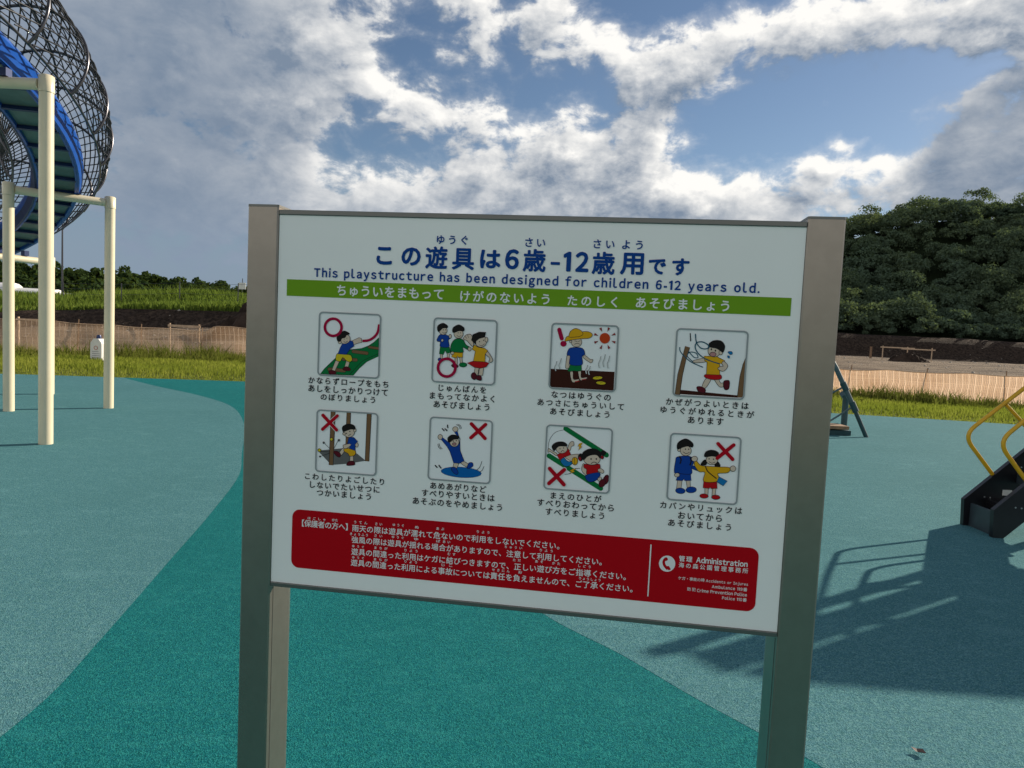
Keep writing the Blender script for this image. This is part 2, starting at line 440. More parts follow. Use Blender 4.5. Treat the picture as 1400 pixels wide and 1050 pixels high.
n.put(b.inputs['Base Color'], c); b.inputs['Roughness'].default_value = 0.95; b.inputs['Specular IOR Level'].default_value = 0.1
bn = n.n('ShaderNodeBump'); bn.inputs['Strength'].default_value = 0.9; bn.inputs['Distance'].default_value = 0.25
n.put(bn.inputs['Height'], n.m('ADD', f2, n.m('MULTIPLY', n.noise(Pg, 14, 3, .6), .35))); n.put(b.inputs['Normal'], bn.outputs[0])
me.materials.append(gm)
ground = bpy.data.objects.new("ground", me); COL.objects.link(ground); tag(ground, kind='structure')

# rubber play surface: dark sheet with a real edge, pale zones as sheets just above it
def smooth_line(pts, k=6, closed=False):
    pts = [np.array(p, float) for p in pts]; out = []
    n_ = len(pts)
    for i in range(n_ if closed else n_ - 1):
        p1, p2 = pts[i], pts[(i + 1) % n_]
        p0 = pts[i - 1] if (closed or i > 0) else p1
        p3 = pts[(i + 2) % n_] if (closed or i < n_ - 2) else p2
        for t in np.linspace(0, 1, k, endpoint=False):
            out.append(0.5 * (2 * p1 + (p2 - p0) * t + (2 * p0 - 5 * p1 + 4 * p2 - p3) * t * t + (3 * p1 - p0 - 3 * p2 + p3) * t ** 3))
    if not closed: out.append(pts[-1])
    return out

def sheet(name, outline, z, thick, mat):
    mb = MB(); nn = len(outline)
    top = [(p[0], p[1], z) for p in outline]; bot = [(p[0], p[1], z - thick) for p in outline]
    mb.add(top + bot, [list(range(nn))] + [((i + 1) % nn, i, nn + i, nn + (i + 1) % nn) for i in range(nn)]) if thick else mb.add(top, [list(range(nn))])
    return tag(mb.build(name, mat), kind='structure')

far_edge = [p for p in smooth_line(EDGE, 8) if -31 < p[0] < 31]
pad = [(-31, -9), (31, -9)] + [tuple(p) for p in far_edge[::-1]]
sheet('play_surface', pad, 0.0, 0.16, M['rub_dark'])
lb = smooth_line([(-9.51, 17.55), (-7.9, 15.85), (-6.28, 14.31), (-4.98, 12.71), (-3.91, 10.5), (-3.05, 8.14), (-2.63, 6.95), (-2.31, 5.56), (-2.1, 4.5), (-1.86, 3.28), (-1.75, 2.6), (-1.80, 1.9), (-2.1, 0.6), (-2.9, -1.5), (-4.5, -4)], 6)
lz = [tuple(p) for p in lb] + [(-5.5, -8.9), (-30.9, -8.9)] + [tuple(p) for p in far_edge if p[0] < -9.6 and p[0] > -30.9]
lz = [(x, min(y, edge_y(x) - 0.002)) for x, y in lz]
sheet('pale_play_surface', lz, 0.0008, 0, M['rub_light'])
rb = smooth_line([(6.6, 17.1), (4.4, 15.6), (2.2, 13.0), (0.9, 10.4), (0.05, 7.6), (-0.18, 5.6), (0.0, 4.4), (0.22, 3.81), (0.58, 3.34), (0.81, 2.99), (1.03, 2.69), (1.2, 2.45), (1.5, 1.8), (1.9, 0.6), (2.6, -1.5), (4.2, -4.5), (5, -8.9)], 6)
rz = [tuple(p) for p in rb] + [(30.9, -8.9)] + [tuple(p) for p in far_edge[::-1] if 6.7 < p[0] < 30.9]
rz = [(x, min(y, edge_y(x) - 0.002)) for x, y in rz]
sheet('pale_play_surface', rz, 0.0008, 0, M['rub_light'])

# ------------------------------------------------------------------ grass and weeds
def blades(name, px, py, h, wd, mat, lean=0.45):
    n_ = len(px)
    z = terrain(px, py)
    a = rng.uniform(0, 2 * math.pi, n_); la = rng.uniform(0, 2 * math.pi, n_); ll = h * lean * rng.uniform(0.2, 1, n_)
    dx, dy = np.cos(a) * wd, np.sin(a) * wd
    tx, ty = px + np.cos(la) * ll, py + np.sin(la) * ll
    mx, my = px + np.cos(la) * ll * .3, py + np.sin(la) * ll * .3
    B0 = np.stack([px - dx, py - dy, z - .02], 1); B1 = np.stack([px + dx, py + dy, z - .02], 1)
    M0 = np.stack([mx - dx * .8, my - dy * .8, z + h * .6], 1); M1 = np.stack([mx + dx * .8, my + dy * .8, z + h * .6], 1)
    T = np.stack([tx, ty, z + h], 1); T1 = T + np.stack([dx * .1, dy * .1, 0 * dx], 1)
    v = np.stack([B0, B1, M1, M0, M0, M1, T1, T], 1).reshape(-1, 3)
    return tag(fast_mesh(name, v, 4, mat), kind='stuff')

N = 150000
px = rng.uniform(-27, 27, N)
t = rng.uniform(0, 1, N)
ye, yf = edge_y(px) + 0.03, fence_y(px) + 0.7
py = ye + (yf - ye) * t
patch = vnoise(px, py, 0.5, 31); fine = vnoise(px, py, 1.7, 33)
dEdge = py - ye; dF = yf - py
hgt = 0.045 + 0.09 * sst(dEdge, 0.2, 2.2) * (0.3 + patch) + 0.17 * (1 - sst(dF, 0.3, 2.0)) * np.clip(fine * 1.6 - .35, 0, 1) * (.5 + patch)
hgt *= rng.uniform(.6, 1.25, N)
keep = rng.uniform(0, 1, N) < (0.55 + 0.6 * patch)
tag(blades('grass', px[keep], py[keep], hgt[keep], rng.uniform(.007, .014, keep.sum()), M['leafG']), 'sunlit green grass verge between the rubber surface and the mesh fence', 'grass')

# weeds in tufts along the foot of the fence
tx, ty, th = [], [], []
for i in range(1500):
    x = rng.uniform(-26, 26); dist = abs(rng.normal(0, 1.0 if x < 0 else .6))
    y = fence_y(x) - 0.15 - dist * 1.6
    if y < edge_y(x) + 1.6: continue
    hh = rng.uniform(0.12, 0.58) * (0.5 + float(vnoise(x, y, .6, 71))) * (1.0 if dist < .9 else .62) * (1.0 if x < 0 else .8)
    k = int(rng.integers(14, 36)); s = hh * .45
    tx.append(rng.normal(x, s, k)); ty.append(rng.normal(y, s, k)); th.append(hh * rng.uniform(.4, 1.1, k))
tx = np.concatenate(tx); ty = np.concatenate(ty); th = np.concatenate(th)
tag(blades('weeds', tx, ty, th, rng.uniform(.008, .018, len(tx)), M['leafW'], 0.7), 'taller untidy weeds tufted along the foot of the mesh fence', 'weeds')

# tall grass on the berm beyond the dug bank
N = 62000
px = rng.uniform(-75, 8, N); py = 46.4 + rng.uniform(0, 1, N) ** 1.3 * 20
keep = rng.uniform(0, 1, N) < (1 - sst(px, -2, 8)) * (0.45 + 0.75 * vnoise(px, py, 0.3, 41))
px, py = px[keep], py[keep]
hh = (0.45 + 0.75 * vnoise(px, py, 0.22, 43)) * rng.uniform(.55, 1.15, len(px)) * (0.6 + 0.4 * sst(py, 46.5, 49))
tag(blades('tall_grass', px, py, hh, rng.uniform(.035, .075, len(px)), M['leafF'], 0.55), 'tall bright green grass covering the berm above the dark soil bank', 'grass')

# ------------------------------------------------------------------ wooded hills
def crowns(name, spots, nclump, nleaf, lsize, mat):
    C_, N_, S_ = [], [], []
    for (x, y, z, r, hr) in spots:
        k = nclump
        d = rng.normal(size=(k, 3)); d[:, 2] = np.abs(d[:, 2]) * 1.0 - 0.25
        d /= np.linalg.norm(d, axis=1, keepdims=True)
        cc = np.array([x, y, z]) + d * np.array([r, r, hr]) * rng.uniform(.55, .86, (k, 1))
        cr_ = r * rng.uniform(.26, .46, k)
        m_ = nleaf
        e = rng.normal(size=(k, m_, 3)); e /= np.linalg.norm(e, axis=2, keepdims=True)
        e[:, :, 2] = np.where(e[:, :, 2] < -.3, -e[:, :, 2], e[:, :, 2])
        p = cc[:, None] + e * (cr_[:, None, None] * rng.uniform(.62, 1.12, (k, m_, 1))) * np.array([1, 1, .8])
        C_.append(p.reshape(-1, 3)); N_.append((e + rng.normal(0, .55, e.shape)).reshape(-1, 3))
        S_.append(lsize * rng.uniform(.6, 1.35, k * m_))
    return tag(quads_obj(name, np.concatenate(C_), np.concatenate(N_), np.concatenate(S_), mat), kind='stuff')

spots = []
y = 85.5
while y < 127:
    step = 2.9 if y < 100 else 3.3
    for x in np.arange(18, 135, step):
        xx = x + rng.uniform(-1.3, 1.3); yy = y + rng.uniform(-1.3, 1.3)
        if xx < 0.30 * yy - 12: continue
        g0 = float(terrain(xx, yy))
        if y > 96 and g0 < 3.5: continue
        if y < 88: r, hr = rng.uniform(1.0, 1.8), rng.uniform(.9, 1.7)
        else:
            r = rng.uniform(1.6, 3.4); hr = r * rng.uniform(.8, 1.25)
        spots.append((xx, yy, g0 + hr * (.55 if yy < 118 else .35), r, hr))
    y += step
print('hill crowns', len(spots))
near = [s for s in spots]
tag(crowns('wooded_hill', near, 14, 128, 0.118, M['leafT']), 'dense dark green wooded hill rising behind the bank beyond the sign', 'wood')

spots = []
for y in np.arange(150, 232, 9.0):
    for x in np.arange(-300, 40, 6.2):
        xx = x + rng.uniform(-3, 3); yy = y + rng.uniform(-4, 4)
        r = rng.uniform(2.2, 3.9)
        spots.append((xx, yy, float(terrain(xx, yy)) + r * .6, r, r * rng.uniform(.8, 1.2)))
for x in np.arange(-120, 30, 4.5):      # scrub in front of the wood
    yy = rng.uniform(95, 128); r = rng.uniform(.9, 1.7)
    spots.append((x * 1.0 + rng.uniform(-2, 2), yy, float(terrain(x, yy)) + r * .4, r * 1.4, r))
tag(crowns('far_wood', spots, 10, 46, 0.40, M['leafD']), 'low line of dark green woodland on the far skyline', 'wood')
tag(bpy.data.objects['far_wood'], kind='stuff')

# ------------------------------------------------------------------ heaps of soil
def heap(name, x, y, rx, ry, h, label, seed, mat=None):
    n_ = 44; mb = MB(); vs = []; z0 = float(terrain(x, y)) - 0.12
    for j in range(n_ + 1):
        for i in range(n_ + 1):
            u, v_ = i / n_ * 2 - 1, j / n_ * 2 - 1
            d = math.hypot(u, v_)
            p = max(0, 1 - d ** 1.5) ** 1.0
            p *= 0.72 + 0.56 * float(vnoise(u * 3 + seed, v_ * 3, 1, seed))
            p += 0.22 * (float(vnoise(u * 11, v_ * 11, 1, seed + 1)) - .5) * (1 if d < 1 else 0)
            vs.append((u * rx, v_ * ry, p * h))
    fs = [(j * (n_ + 1) + i, j * (n_ + 1) + i + 1, (j + 1) * (n_ + 1) + i + 1, (j + 1) * (n_ + 1) + i) for j in range(n_) for i in range(n_)]
    mb.add(vs, fs, 0, False)
    return tag(mb.build(name, mat or M['soil'], loc=(x, y, z0)), label, 'soil heap')
heap('soil_heap', -13.3, 38.5, 2.7, 2.2, 1.95, 'large heap of dark soil behind the fence, beside the left post of the sign', 5)
heap('soil_heap', 31.0, 56.5, 1.7, 1.1, .95, 'low heap of dark soil under the timber survey rail on the dirt', 8)

# ------------------------------------------------------------------ mesh barrier fence
nm, n, b = base_mat('peach_barrier_mesh')
uvn = n.n('ShaderNodeUVMap'); sxy = n.n('ShaderNodeSeparateXYZ'); n.put(sxy.inputs[0], uvn.outputs[0])
u_, v_ = sxy.outputs[0], sxy.outputs[1]
uwob = n.m('ADD', u_, n.m('MULTIPLY', n.noise(n.n('ShaderNodeNewGeometry').outputs['Position'], 2.2, 2, .5), 0.10)); u_ = uwob
fu = n.m('FRACT', n.m('DIVIDE', u_, 0.0425)); fv = n.m('FRACT', n.m('DIVIDE', v_, 0.030))
hole = n.m('MULTIPLY', n.m('GREATER_THAN', fu, 0.24), n.m('GREATER_THAN', fv, 0.30))
big = n.m('LESS_THAN', n.m('FRACT', n.m('DIVIDE', u_, 0.17)), 0.13)
bigh = n.m('MULTIPLY', n.m('LESS_THAN', n.m('FRACT', n.m('DIVIDE', v_, 0.33)), 0.07), 0.35)
hole = n.m('MULTIPLY', hole, n.m('SUBTRACT', 1.0, n.m('MAXIMUM', big, bigh)))
geo = n.n('ShaderNodeNewGeometry')
dn = n.noise(geo.outputs['Position'], 0.8, 4, 0.6)
colr_ = n.mix(n.ss(dn, .3, .7), (0.58, 0.37, 0.22), (0.70, 0.49, 0.33))
colr_ = n.mix(n.m('MULTIPLY', n.m('MAXIMUM', big, bigh), .42), colr_, (0.80, 0.66, 0.52))
n.put(b.inputs['Base Color'], colr_); b.inputs['Roughness'].default_value = .7; b.inputs['Specular IOR Level'].default_value = .15
tr = n.n('ShaderNodeBsdfTranslucent'); n.put(tr.inputs[0], colr_)
ms = n.n('ShaderNodeMixShader'); ms.inputs[0].default_value = .6
nm.node_tree.links.new(b.outputs[0], ms.inputs[1]); nm.node_tree.links.new(tr.outputs[0], ms.inputs[2])
tp = n.n('ShaderNodeBsdfTransparent'); m2 = n.n('ShaderNodeMixShader')
n.put(m2.inputs[0], n.m('MULTIPLY', hole, 0.82))
nm.node_tree.links.new(ms.outputs[0], m2.inputs[1]); nm.node_tree.links.new(tp.outputs[0], m2.inputs[2])
nm.node_tree.links.new(m2.outputs[0], nm.node_tree.nodes['Material Output'].inputs[0])

fx = np.arange(-44, 44.01, 0.14)
fy = fence_y(fx)
fence = empty('barrier_fence', (0, float(fence_y(0)), 0), 0, 'peach plastic mesh barrier fence on thin stakes between grass and bare earth', 'fence')
fo = np.array([0, float(fence_y(0)), 0])
ht = np.interp(fx, [-45, -18, -12.2, -11.9, -8, 3, 9, 11, 15, 45], [1.3, 1.3, 1.12, 1.35, 1.17, 1.1, .95, .93, 1.05, 1.1])
arc = np.concatenate([[0], np.cumsum(np.hypot(np.diff(fx), np.diff(fy)))])
NV = 6; vs = []; uvs = []
for i in range(len(fx)):
    ph = (arc[i] % 2.1) / 2.1
    sag = -0.05 * math.sin(math.pi * ph) + 0.03 * (float(vnoise(fx[i], 0, 1.3, 51)) - .5)
    for k in range(NV):
        q = k / (NV - 1)
        bow = 0.09 * math.sin(math.pi * q) * (float(vnoise(fx[i] * 1.5, k * .6, 1, 53)) - .5) * 2 + 0.10 * (1 - q) * (float(vnoise(fx[i], 2, .8, 57)) - .3)
        z = float(terrain(fx[i], fy[i])) - 0.03 + q * (ht[i] + sag)
        vs.append((fx[i] - fo[0], fy[i] + bow - fo[1], z)); uvs.append((arc[i], q * ht[i]))
mb = MB()
mb.add(vs, [(i * NV + k, (i + 1) * NV + k, (i + 1) * NV + k + 1, i * NV + k + 1) for i in range(len(fx) - 1) for k in range(NV - 1)], 0, True)
net = mb.build('mesh_sheet', nm, fence)
uvl = net.data.uv_layers.new(name='UVMap')
uvl.data.foreach_set('uv', np.array([uvs[l.vertex_index] for l in net.data.loops], np.float32).ravel())
mb = MB(); mb.tube([vs[i * NV + NV - 1] for i in range(len(fx))], .012, 5, cap=False); mb.build('top_rope', simple('peach_rope', (.62, .42, .28), .8), fence)
stake_me = None
for k, a in enumerate(np.arange(1.0, arc[-1], 2.1)):
    x = float(np.interp(a, arc, fx)); y = float(fence_y(x)); h = float(np.interp(x, fx, ht))
    if not (-27 < x < 25): continue
    if stake_me is None:
        mb = MB(); mb.tube([(0, 0, -.25), (0, 0, .6), (0, 0, 1.0)], .016, 6); stake = mb.build('stake', M['stake'], fence); stake_me = stake
    else:
        stake = stake_me.copy(); COL.objects.link(stake); stake.parent = fence
    stake.location = (x - fo[0], y + 0.07 - fo[1], float(terrain(x, y)))
    stake.scale = (1, 1, h + 0.05 + 0.06 * rng.uniform())
    stake.rotation_euler = (rng.uniform(-.05, .05), rng.uniform(-.05, .05), 0)

# survey rails: stakes with planks nailed across
def survey_rail(pts, zt, label, planks=1, below=0.06):
    (xa, ya), (xb, yb) = pts
    e = empty('survey_rail', ((xa + xb) / 2, (ya + yb) / 2, 0), math.atan2(yb - ya, xb - xa), label, 'survey rail', 'timber survey rails on the site')
    Lh = math.hypot(xb - xa, yb - ya) / 2
    for s in (-1, 0, 1) if planks > 1 else (-1, 1):
        mb = MB(); gz = float(terrain((xa + xb) / 2, (ya + yb) / 2)) - .2
        mb.hexa([(s * Lh * .9 - .03, 0, gz), (s * Lh * .9 + .03, 0, gz), (s * Lh * .9 + .03, .06, gz), (s * Lh * .9 - .03, .06, gz)] + [(s * Lh * .9 - .03, 0, zt + .10), (s * Lh * .9 + .03, 0, zt + .10), (s * Lh * .9 + .03, .06, zt + .10), (s * Lh * .9 - .03, .06, zt + .10)])
        mb.build('stake', M['wood'], e)
    for k in range(planks):
        a0 = -Lh + k * Lh * .75; a1 = a0 + (2 * Lh if planks == 1 else 1.25 * Lh)
        dz = -0.07 * k
        mb = MB(); mb.box(a0, a1, -.035 - .036 * k, -.002 - .036 * k, zt - .06 + dz, zt + .04 + dz)
        mb.build('plank', M['wood'], e)
    return e
survey_rail(((-20.9, 30.2), (-19.4, 30.0)), 1.18, 'short timber rail showing above the fence behind the cream slide posts')
survey_rail(((-15.2, 31.6), (-13.9, 31.9)), 1.20, 'short timber rail beside the step in the fence top, left of the sign')
survey_rail(((30.5, 60.0), (35.4, 60.6)), 1.90, 'long two-plank timber rail on stakes above a low soil heap', 2)
mb = MB(); mb.box(-.07, .07, -.07, .07, -.2, 1.0); mb.box(-.09, .09, -.09, .09, 1.0, 1.06)
tag(mb.build('marker_post', M['stake'], loc=(32.7, 66, float(terrain(32.7, 66)))), 'small dark marker post standing alone on the dirt beside the right sign post', 'post')

# wire fence on the berm
wf = empty('wire_fence', (-30, 52, 0), 0, 'thin dark wire fence on slim posts across the tall grass', 'fence')
wx = np.arange(-62, 2, 4.2)
zz = terrain(wx, 52 + 0 * wx)
for x, z in zip(wx, zz):
    mb = MB(); mb.tube([(x + 30, 0, z - .2), (x + 30, 0, z + 1.75)], .035, 6); mb.build('post', M['steel'], wf)
for q in (.5, .9, 1.3, 1.65):
    mb = MB(); mb.tube([(x + 30, 0.0, z + q) for x, z in zip(wx, zz)], .009, 4); mb.build('wire', M['steel'], wf)

# slim lamp pole, white sheds and a small white board far off
lp = empty('lamp_pole', (-37.7, 60, float(terrain(-37.7, 60))), 0, 'tall thin dark lamp pole standing on the berm behind the spiral slide', 'lamp pole')
mb = MB(); mb.tube([(0, 0, -.3), (0, 0, 4), (0, 0, 8.2)], [.085, .07, .05], 8); mb.build('pole', M['steel'], lp)
mb = MB(); mb.tube([(0, 0, 8.15), (.3, 0, 8.35), (.9, 0, 8.4)], .035, 6); mb.build('arm', M['steel'], lp)
mb = MB(); mb.box(.75, 1.35, -.12, .12, 8.36, 8.46); mb.build('lamp_head', M['steel'], lp, .02)
def shed(x, y, L_, w_, h_, rz, label):
    z = float(terrain(x, y))
    e = empty('greenhouse', (x, y, z), rz, label, 'greenhouse', 'white greenhouses below the far wood')
    prof = [(-L_ / 2, w_ / 2 * math.cos(a), 1.1 + (h_ - 1.1) * math.sin(a)) for a in np.linspace(0, math.pi, 11)]
    mb = MB(); mb.extrude(prof, (L_, 0, 0), 0, True); mb.build('roof', M['white'], e)
    mb = MB(); mb.box(-L_ / 2 + .05, L_ / 2 - .05, -w_ / 2 + .05, w_ / 2 - .05, -.3, 1.1); mb.build('wall', M['white'], e)
    mb = MB(); mb.box(L_ / 2 - .04, L_ / 2 + .03, -.5, .5, 0, 2.0); mb.build('door', M['steel'], e)
shed(-81, 110, 9, 6, 3.4, .1, 'white vinyl greenhouse at the left edge, beyond the tall grass')
shed(-73.5, 111, 6, 5, 2.6, .1, 'smaller white greenhouse between the cream posts, beyond the tall grass')
shed(-67.5, 112, 5.5, 5, 2.1, .0, 'lowest white greenhouse, just right of the lamp pole')
wb = empty('notice_board', (-22.75, 60, float(terrain(-22.75, 60))), 0, 'small white board on a post in the tall grass, beside the left sign post', 'sign')
mb = MB(); mb.tube([(0, .05, -.3), (0, .05, 1.9)], .03, 6); mb.build('post', M['steel'], wb)
mb = MB(); mb.box(-.3, .3, -.02, .02, 1.0, 1.55); mb.build('board', M['white'], wb)

# white water-filled weight by the fence
jug = empty('water_weight', (-13.5, 23.4, float(terrain(-13.5, 23.4))), -.35, 'white plastic water weight with dark blue cap and red emblem by the fence', 'water weight')
prof = [(-.24, 0, 0), (.24, 0, 0), (.25, 0, .30), (.24, 0, .60), (.10, 0, .74), (-.10, 0, .74), (-.24, 0, .60), (-.25, 0, .30)]
mb = MB(); mb.extrude([(a, -.11, c_) for a, _, c_ in prof], (0, .22, 0)); mb.build('body', M['white'], jug, .02)
mb = MB(); mb.tube([(0, 0, .735), (0, 0, .80), (0, 0, .86)], [.075, .075, .055], 14); mb.build('cap', M['blue_dark'], jug)
mb = MB(); mb.box(-.27, .27, -.14, .14, -.03, .05); mb.build('foot', M['black'], jug, .01)
ring = [(.075 * math.cos(a), -.1135, .44 + .06 * math.sin(a)) for a in np.linspace(0, 2 * math.pi, 24, endpoint=False)]
mb = MB(); mb.tube(ring, .008, 5, closed=True); mb.build('emblem', simple('emblem_red', (.5, .06, .02), .5), jug)
mb = MB()
for q in range(4): mb.box(-.17, .17 if q else .12, -.1125, -.1105, .31 - q * .065, .325 - q * .065)
mb.build('printed_line', simple('print_grey', (.25, .25, .27), .5), jug)

# stones turned up on the bare ground
sx_ = np.concatenate([rng.uniform(18, 75, 420), rng.uniform(-45, -5, 260)]); sy_ = np.concatenate([rng.uniform(32, 82, 420), rng.uniform(31, 47, 260)])
sz_ = terrain(sx_, sy_); ss_ = rng.uniform(.03, .12, len(sx_)) * rng.uniform(.5, 1.2, len(sx_)); mb = MB()
for x, y, z, s in zip(sx_, sy_, sz_, ss_):
    p_ = rng.uniform(.6, 1.2, (6, 1)) * np.array([(1, 0, 0), (0, 1, 0), (-1, 0, 0), (0, -1, 0), (.1, 0, .7), (0, .1, -.6)]) * s + np.array([x, y, z + s * .2])
    mb.add(p_, [(0, 1, 4), (1, 2, 4), (2, 3, 4), (3, 0, 4), (1, 0, 5), (2, 1, 5), (3, 2, 5), (0, 3, 5)])
tag(mb.build('stones', simple('pale_stone', (.34, .31, .27), .9, 0, .4, 3)), 'pale stones scattered over the bare earth beyond the fence', 'stones', kind='stuff')
# ------------------------------------------------------------------ the information sign
SX, SY, SYAW, ZT, ZB, PW = 0.0188, 1.3743, -0.1416, 1.7212, 0.9671, 0.0651
sdx = Vector((math.cos(SYAW), math.sin(SYAW), 0)); snm = Vector((-math.sin(SYAW), math.cos(SYAW), 0))
def on_panel(x, y):
    """where a point measured on the photograph (1400 px wide) lies on the sign face: metres along, height"""
    d = fw + RV * ((x - 700) / F_PX) - UV * ((y - 525) / F_PX)
    c = Vector((SX, SY, EYE)); t = c.xy.to_3d().dot(snm) / d.dot(snm)
    p = d * t + Vector((0, 0, EYE))
    return (p - Vector((SX, SY, 0))).dot(sdx), p.z

sign = empty('information_sign', (SX, SY, 0), SYAW, 'white playground rules sign with eight pictograms and red notice between bronze posts', 'sign')
H0, TH = ZT - ZB, 0.022
# panel and its dark edge rails
mb = MB(); mb.box(-.5, .5, 0, TH, ZB + .004, ZT - .006); mb.build('panel', M['panel'], sign)
mb = MB(); mb.box(-.5, .5, -.003, TH + .003, ZT - .0058, ZT + .004); mb.build('top_rail', M['rail'], sign, .0012)
mb = MB(); mb.box(-.5, .5, -.003, TH + .003, ZB - .005, ZB + .0038); mb.build('bottom_rail', M['rail'], sign, .0012)
# posts: flat front, straight sides, rounded back
for s in (-1, 1):
    xi, xo = s * .5006, s * (.5 + PW)
    x0, x1 = min(xi, xo), max(xi, xo); D_ = .118; xm, hw = (x0 + x1) / 2, (x1 - x0) / 2
    prof = [(x0 + .003, -.0045), (x1 - .003, -.0045), (x1, -.0015), (x1, D_ - hw)]
    prof += [(xm + hw * math.cos(a), D_ - hw + hw * math.sin(a)) for a in np.linspace(0, math.pi, 13)[1:-1]]
    prof += [(x0, D_ - hw), (x0, -.0015)]
    mb = MB(); mb.extrude([(a, b_, -.2) for a, b_ in prof], (0, 0, ZT + .0085 + .2))
    for k, f in enumerate(mb.f):
        pass
    p = mb.build('post', M['post'], sign)
    mb = MB(); mb.extrude([(xm + (a - xm) * 1.012, D_ / 2 + (b_ - D_ / 2) * 1.008, ZT + .0087) for a, b_ in prof], (0, 0, .0045)); mb.build('cap', M['rail'], p)
    # joint line of the removable front cover
    mb = MB(); xq = x0 + .0005 if s > 0 else x1 - .0005
    mb.box(xq - .0012, xq + .0012, .011, .0125, -.1, ZB - .012); mb.build('joint_strip', M['rail'], p)

_pm = {}
def ink(col):
    if col not in _pm:
        _pm[col] = simple('print_ink', col, 0.4, spec=0.06)
    return _pm[col]
NAVY = (0.004, 0.052, 0.250); GREEN = (0.165, 0.330, 0.016); RED = (0.43, 0.003, 0.009); BLACK = (0.012, 0.012, 0.016); WHITE = (0.78, 0.79, 0.79); GREY = (0.30, 0.33, 0.34)

_gl = {}
ONE = [(0.0, .0), (.115, .0), (.115, .735), (.045, .735), (-.125, .64), (-.125, .545), (0.0, .61)]
def glyph(ch):
    """flat outline of one character of the built-in font (full-width forms for latin letters and digits)"""
    if ch == '1': return np.array(ONE), [[0, 1, 2, 6], [2, 3, 4, 5, 6]]
    if ch not in _gl:
        body = chr(ord(ch) + 0xFEE0) if '!' <= ch <= '~' and ch not in "-." else ch
        cu = bpy.data.curves.new('glyph', 'FONT'); cu.body = body; cu.resolution_u = 3
        o = bpy.data.objects.new('glyph', cu); COL.objects.link(o)
        dg = bpy.context.evaluated_depsgraph_get(); dg.update()
        m_ = bpy.data.meshes.new_from_object(o.evaluated_get(dg))
        co = np.empty(len(m_.vertices) * 3, np.float32); m_.vertices.foreach_get('co', co)
        _gl[ch] = (co.reshape(-1, 3)[:, :2].copy(), [list(p.vertices) for p in m_.polygons])
        if ch.isascii(): _gl[ch][0][:, 0] *= .88
        bpy.data.meshes.remove(m_); bpy.data.objects.remove(o); bpy.data.curves.remove(cu)
    return _gl[ch]

def run_layout(s, gap):
    """positions of the characters of one run: em squares for kana and kanji, own widths for latin"""
    x = 0.0; out = []; latin = sum(c_.isascii() for c_ in s) > len(s) * .6
    for ch in s:
        if ch == ' ': x += .30 + gap; continue
        co, pl = glyph(ch)
        if ch.isascii():
            wd = np.ptp(co[:, 0]); out.append((ch, x - co[:, 0].min())); x += wd + .075 + gap
        else:
            adv = 1.0 if ch not in '【】' else .55
            out.append((ch, x - (.45 if ch == '【' else 0))); x += adv + gap
    return out
def extent(lay):
    lo = min(x + glyph(ch)[0][:, 0].min() for ch, x in lay); hi = max(x + glyph(ch)[0][:, 0].max() for ch, x in lay)
    y0 = min(glyph(ch)[0][:, 1].min() for ch, x in lay); y1 = max(glyph(ch)[0][:, 1].max() for ch, x in lay)
    return lo, hi, y0, y1

def lettering(lines, parent, col, depth=-.0012, name='lettering', zoom=None, bold=.016):
    """runs of text as one printed mesh; every run: text, left middle, right middle, height (photo px)"""
    for ln in [None]:
        mb = MB()
    for ln in lines:
        s, xl, yl, xr, yr, h = ln[:6]
        bo = ln[6] if len(ln) > 6 else bold
        u0, z0 = on_panel(xl, yl); u1, z1 = on_panel(xr, yr)
        xm, ym = (xl + xr) / 2, (yl + yr) / 2
        hz = on_panel(xm, ym - h / 2)[1] - on_panel(xm, ym + h / 2)[1]
        l0 = run_layout(s, 0); a0 = extent(l0); sc = hz / (a0[3] - a0[2] + 2 * bo)
        if len(l0) > 1:
            a1 = extent(run_layout(s, .1)); want = (u1 - u0) / sc - 2 * bo
            gap = .1 * (want - (a0[1] - a0[0])) / ((a1[1] - a1[0]) - (a0[1] - a0[0]))
            gap = min(.6, max(-.14, gap)); l0 = run_layout(s, gap); a0 = extent(l0)
        sx_ = (u1 - u0) / (a0[1] - a0[0] + 2 * bo); zc = (z0 + z1) / 2; ymid = (a0[2] + a0[3]) / 2
        shifts = [(0, 0)] + [(bo * math.cos(t), bo * math.sin(t)) for t in np.linspace(0, 2 * math.pi, 9 if bo > .025 else 7)[:-1]] if bo > 0 else [(0, 0)]
        for k, (dx, dy) in enumerate(shifts):
            for ch, x in l0:
                co, pl = glyph(ch)
                X_ = u0 + (co[:, 0] + x - a0[0] + bo + dx) * sx_
                Z_ = zc + (co[:, 1] - ymid + dy) * sc
                mb.add([(a, depth - k * .00001, b_) for a, b_ in zip(X_, Z_)], pl)
    return mb.build(name, ink(col), parent)

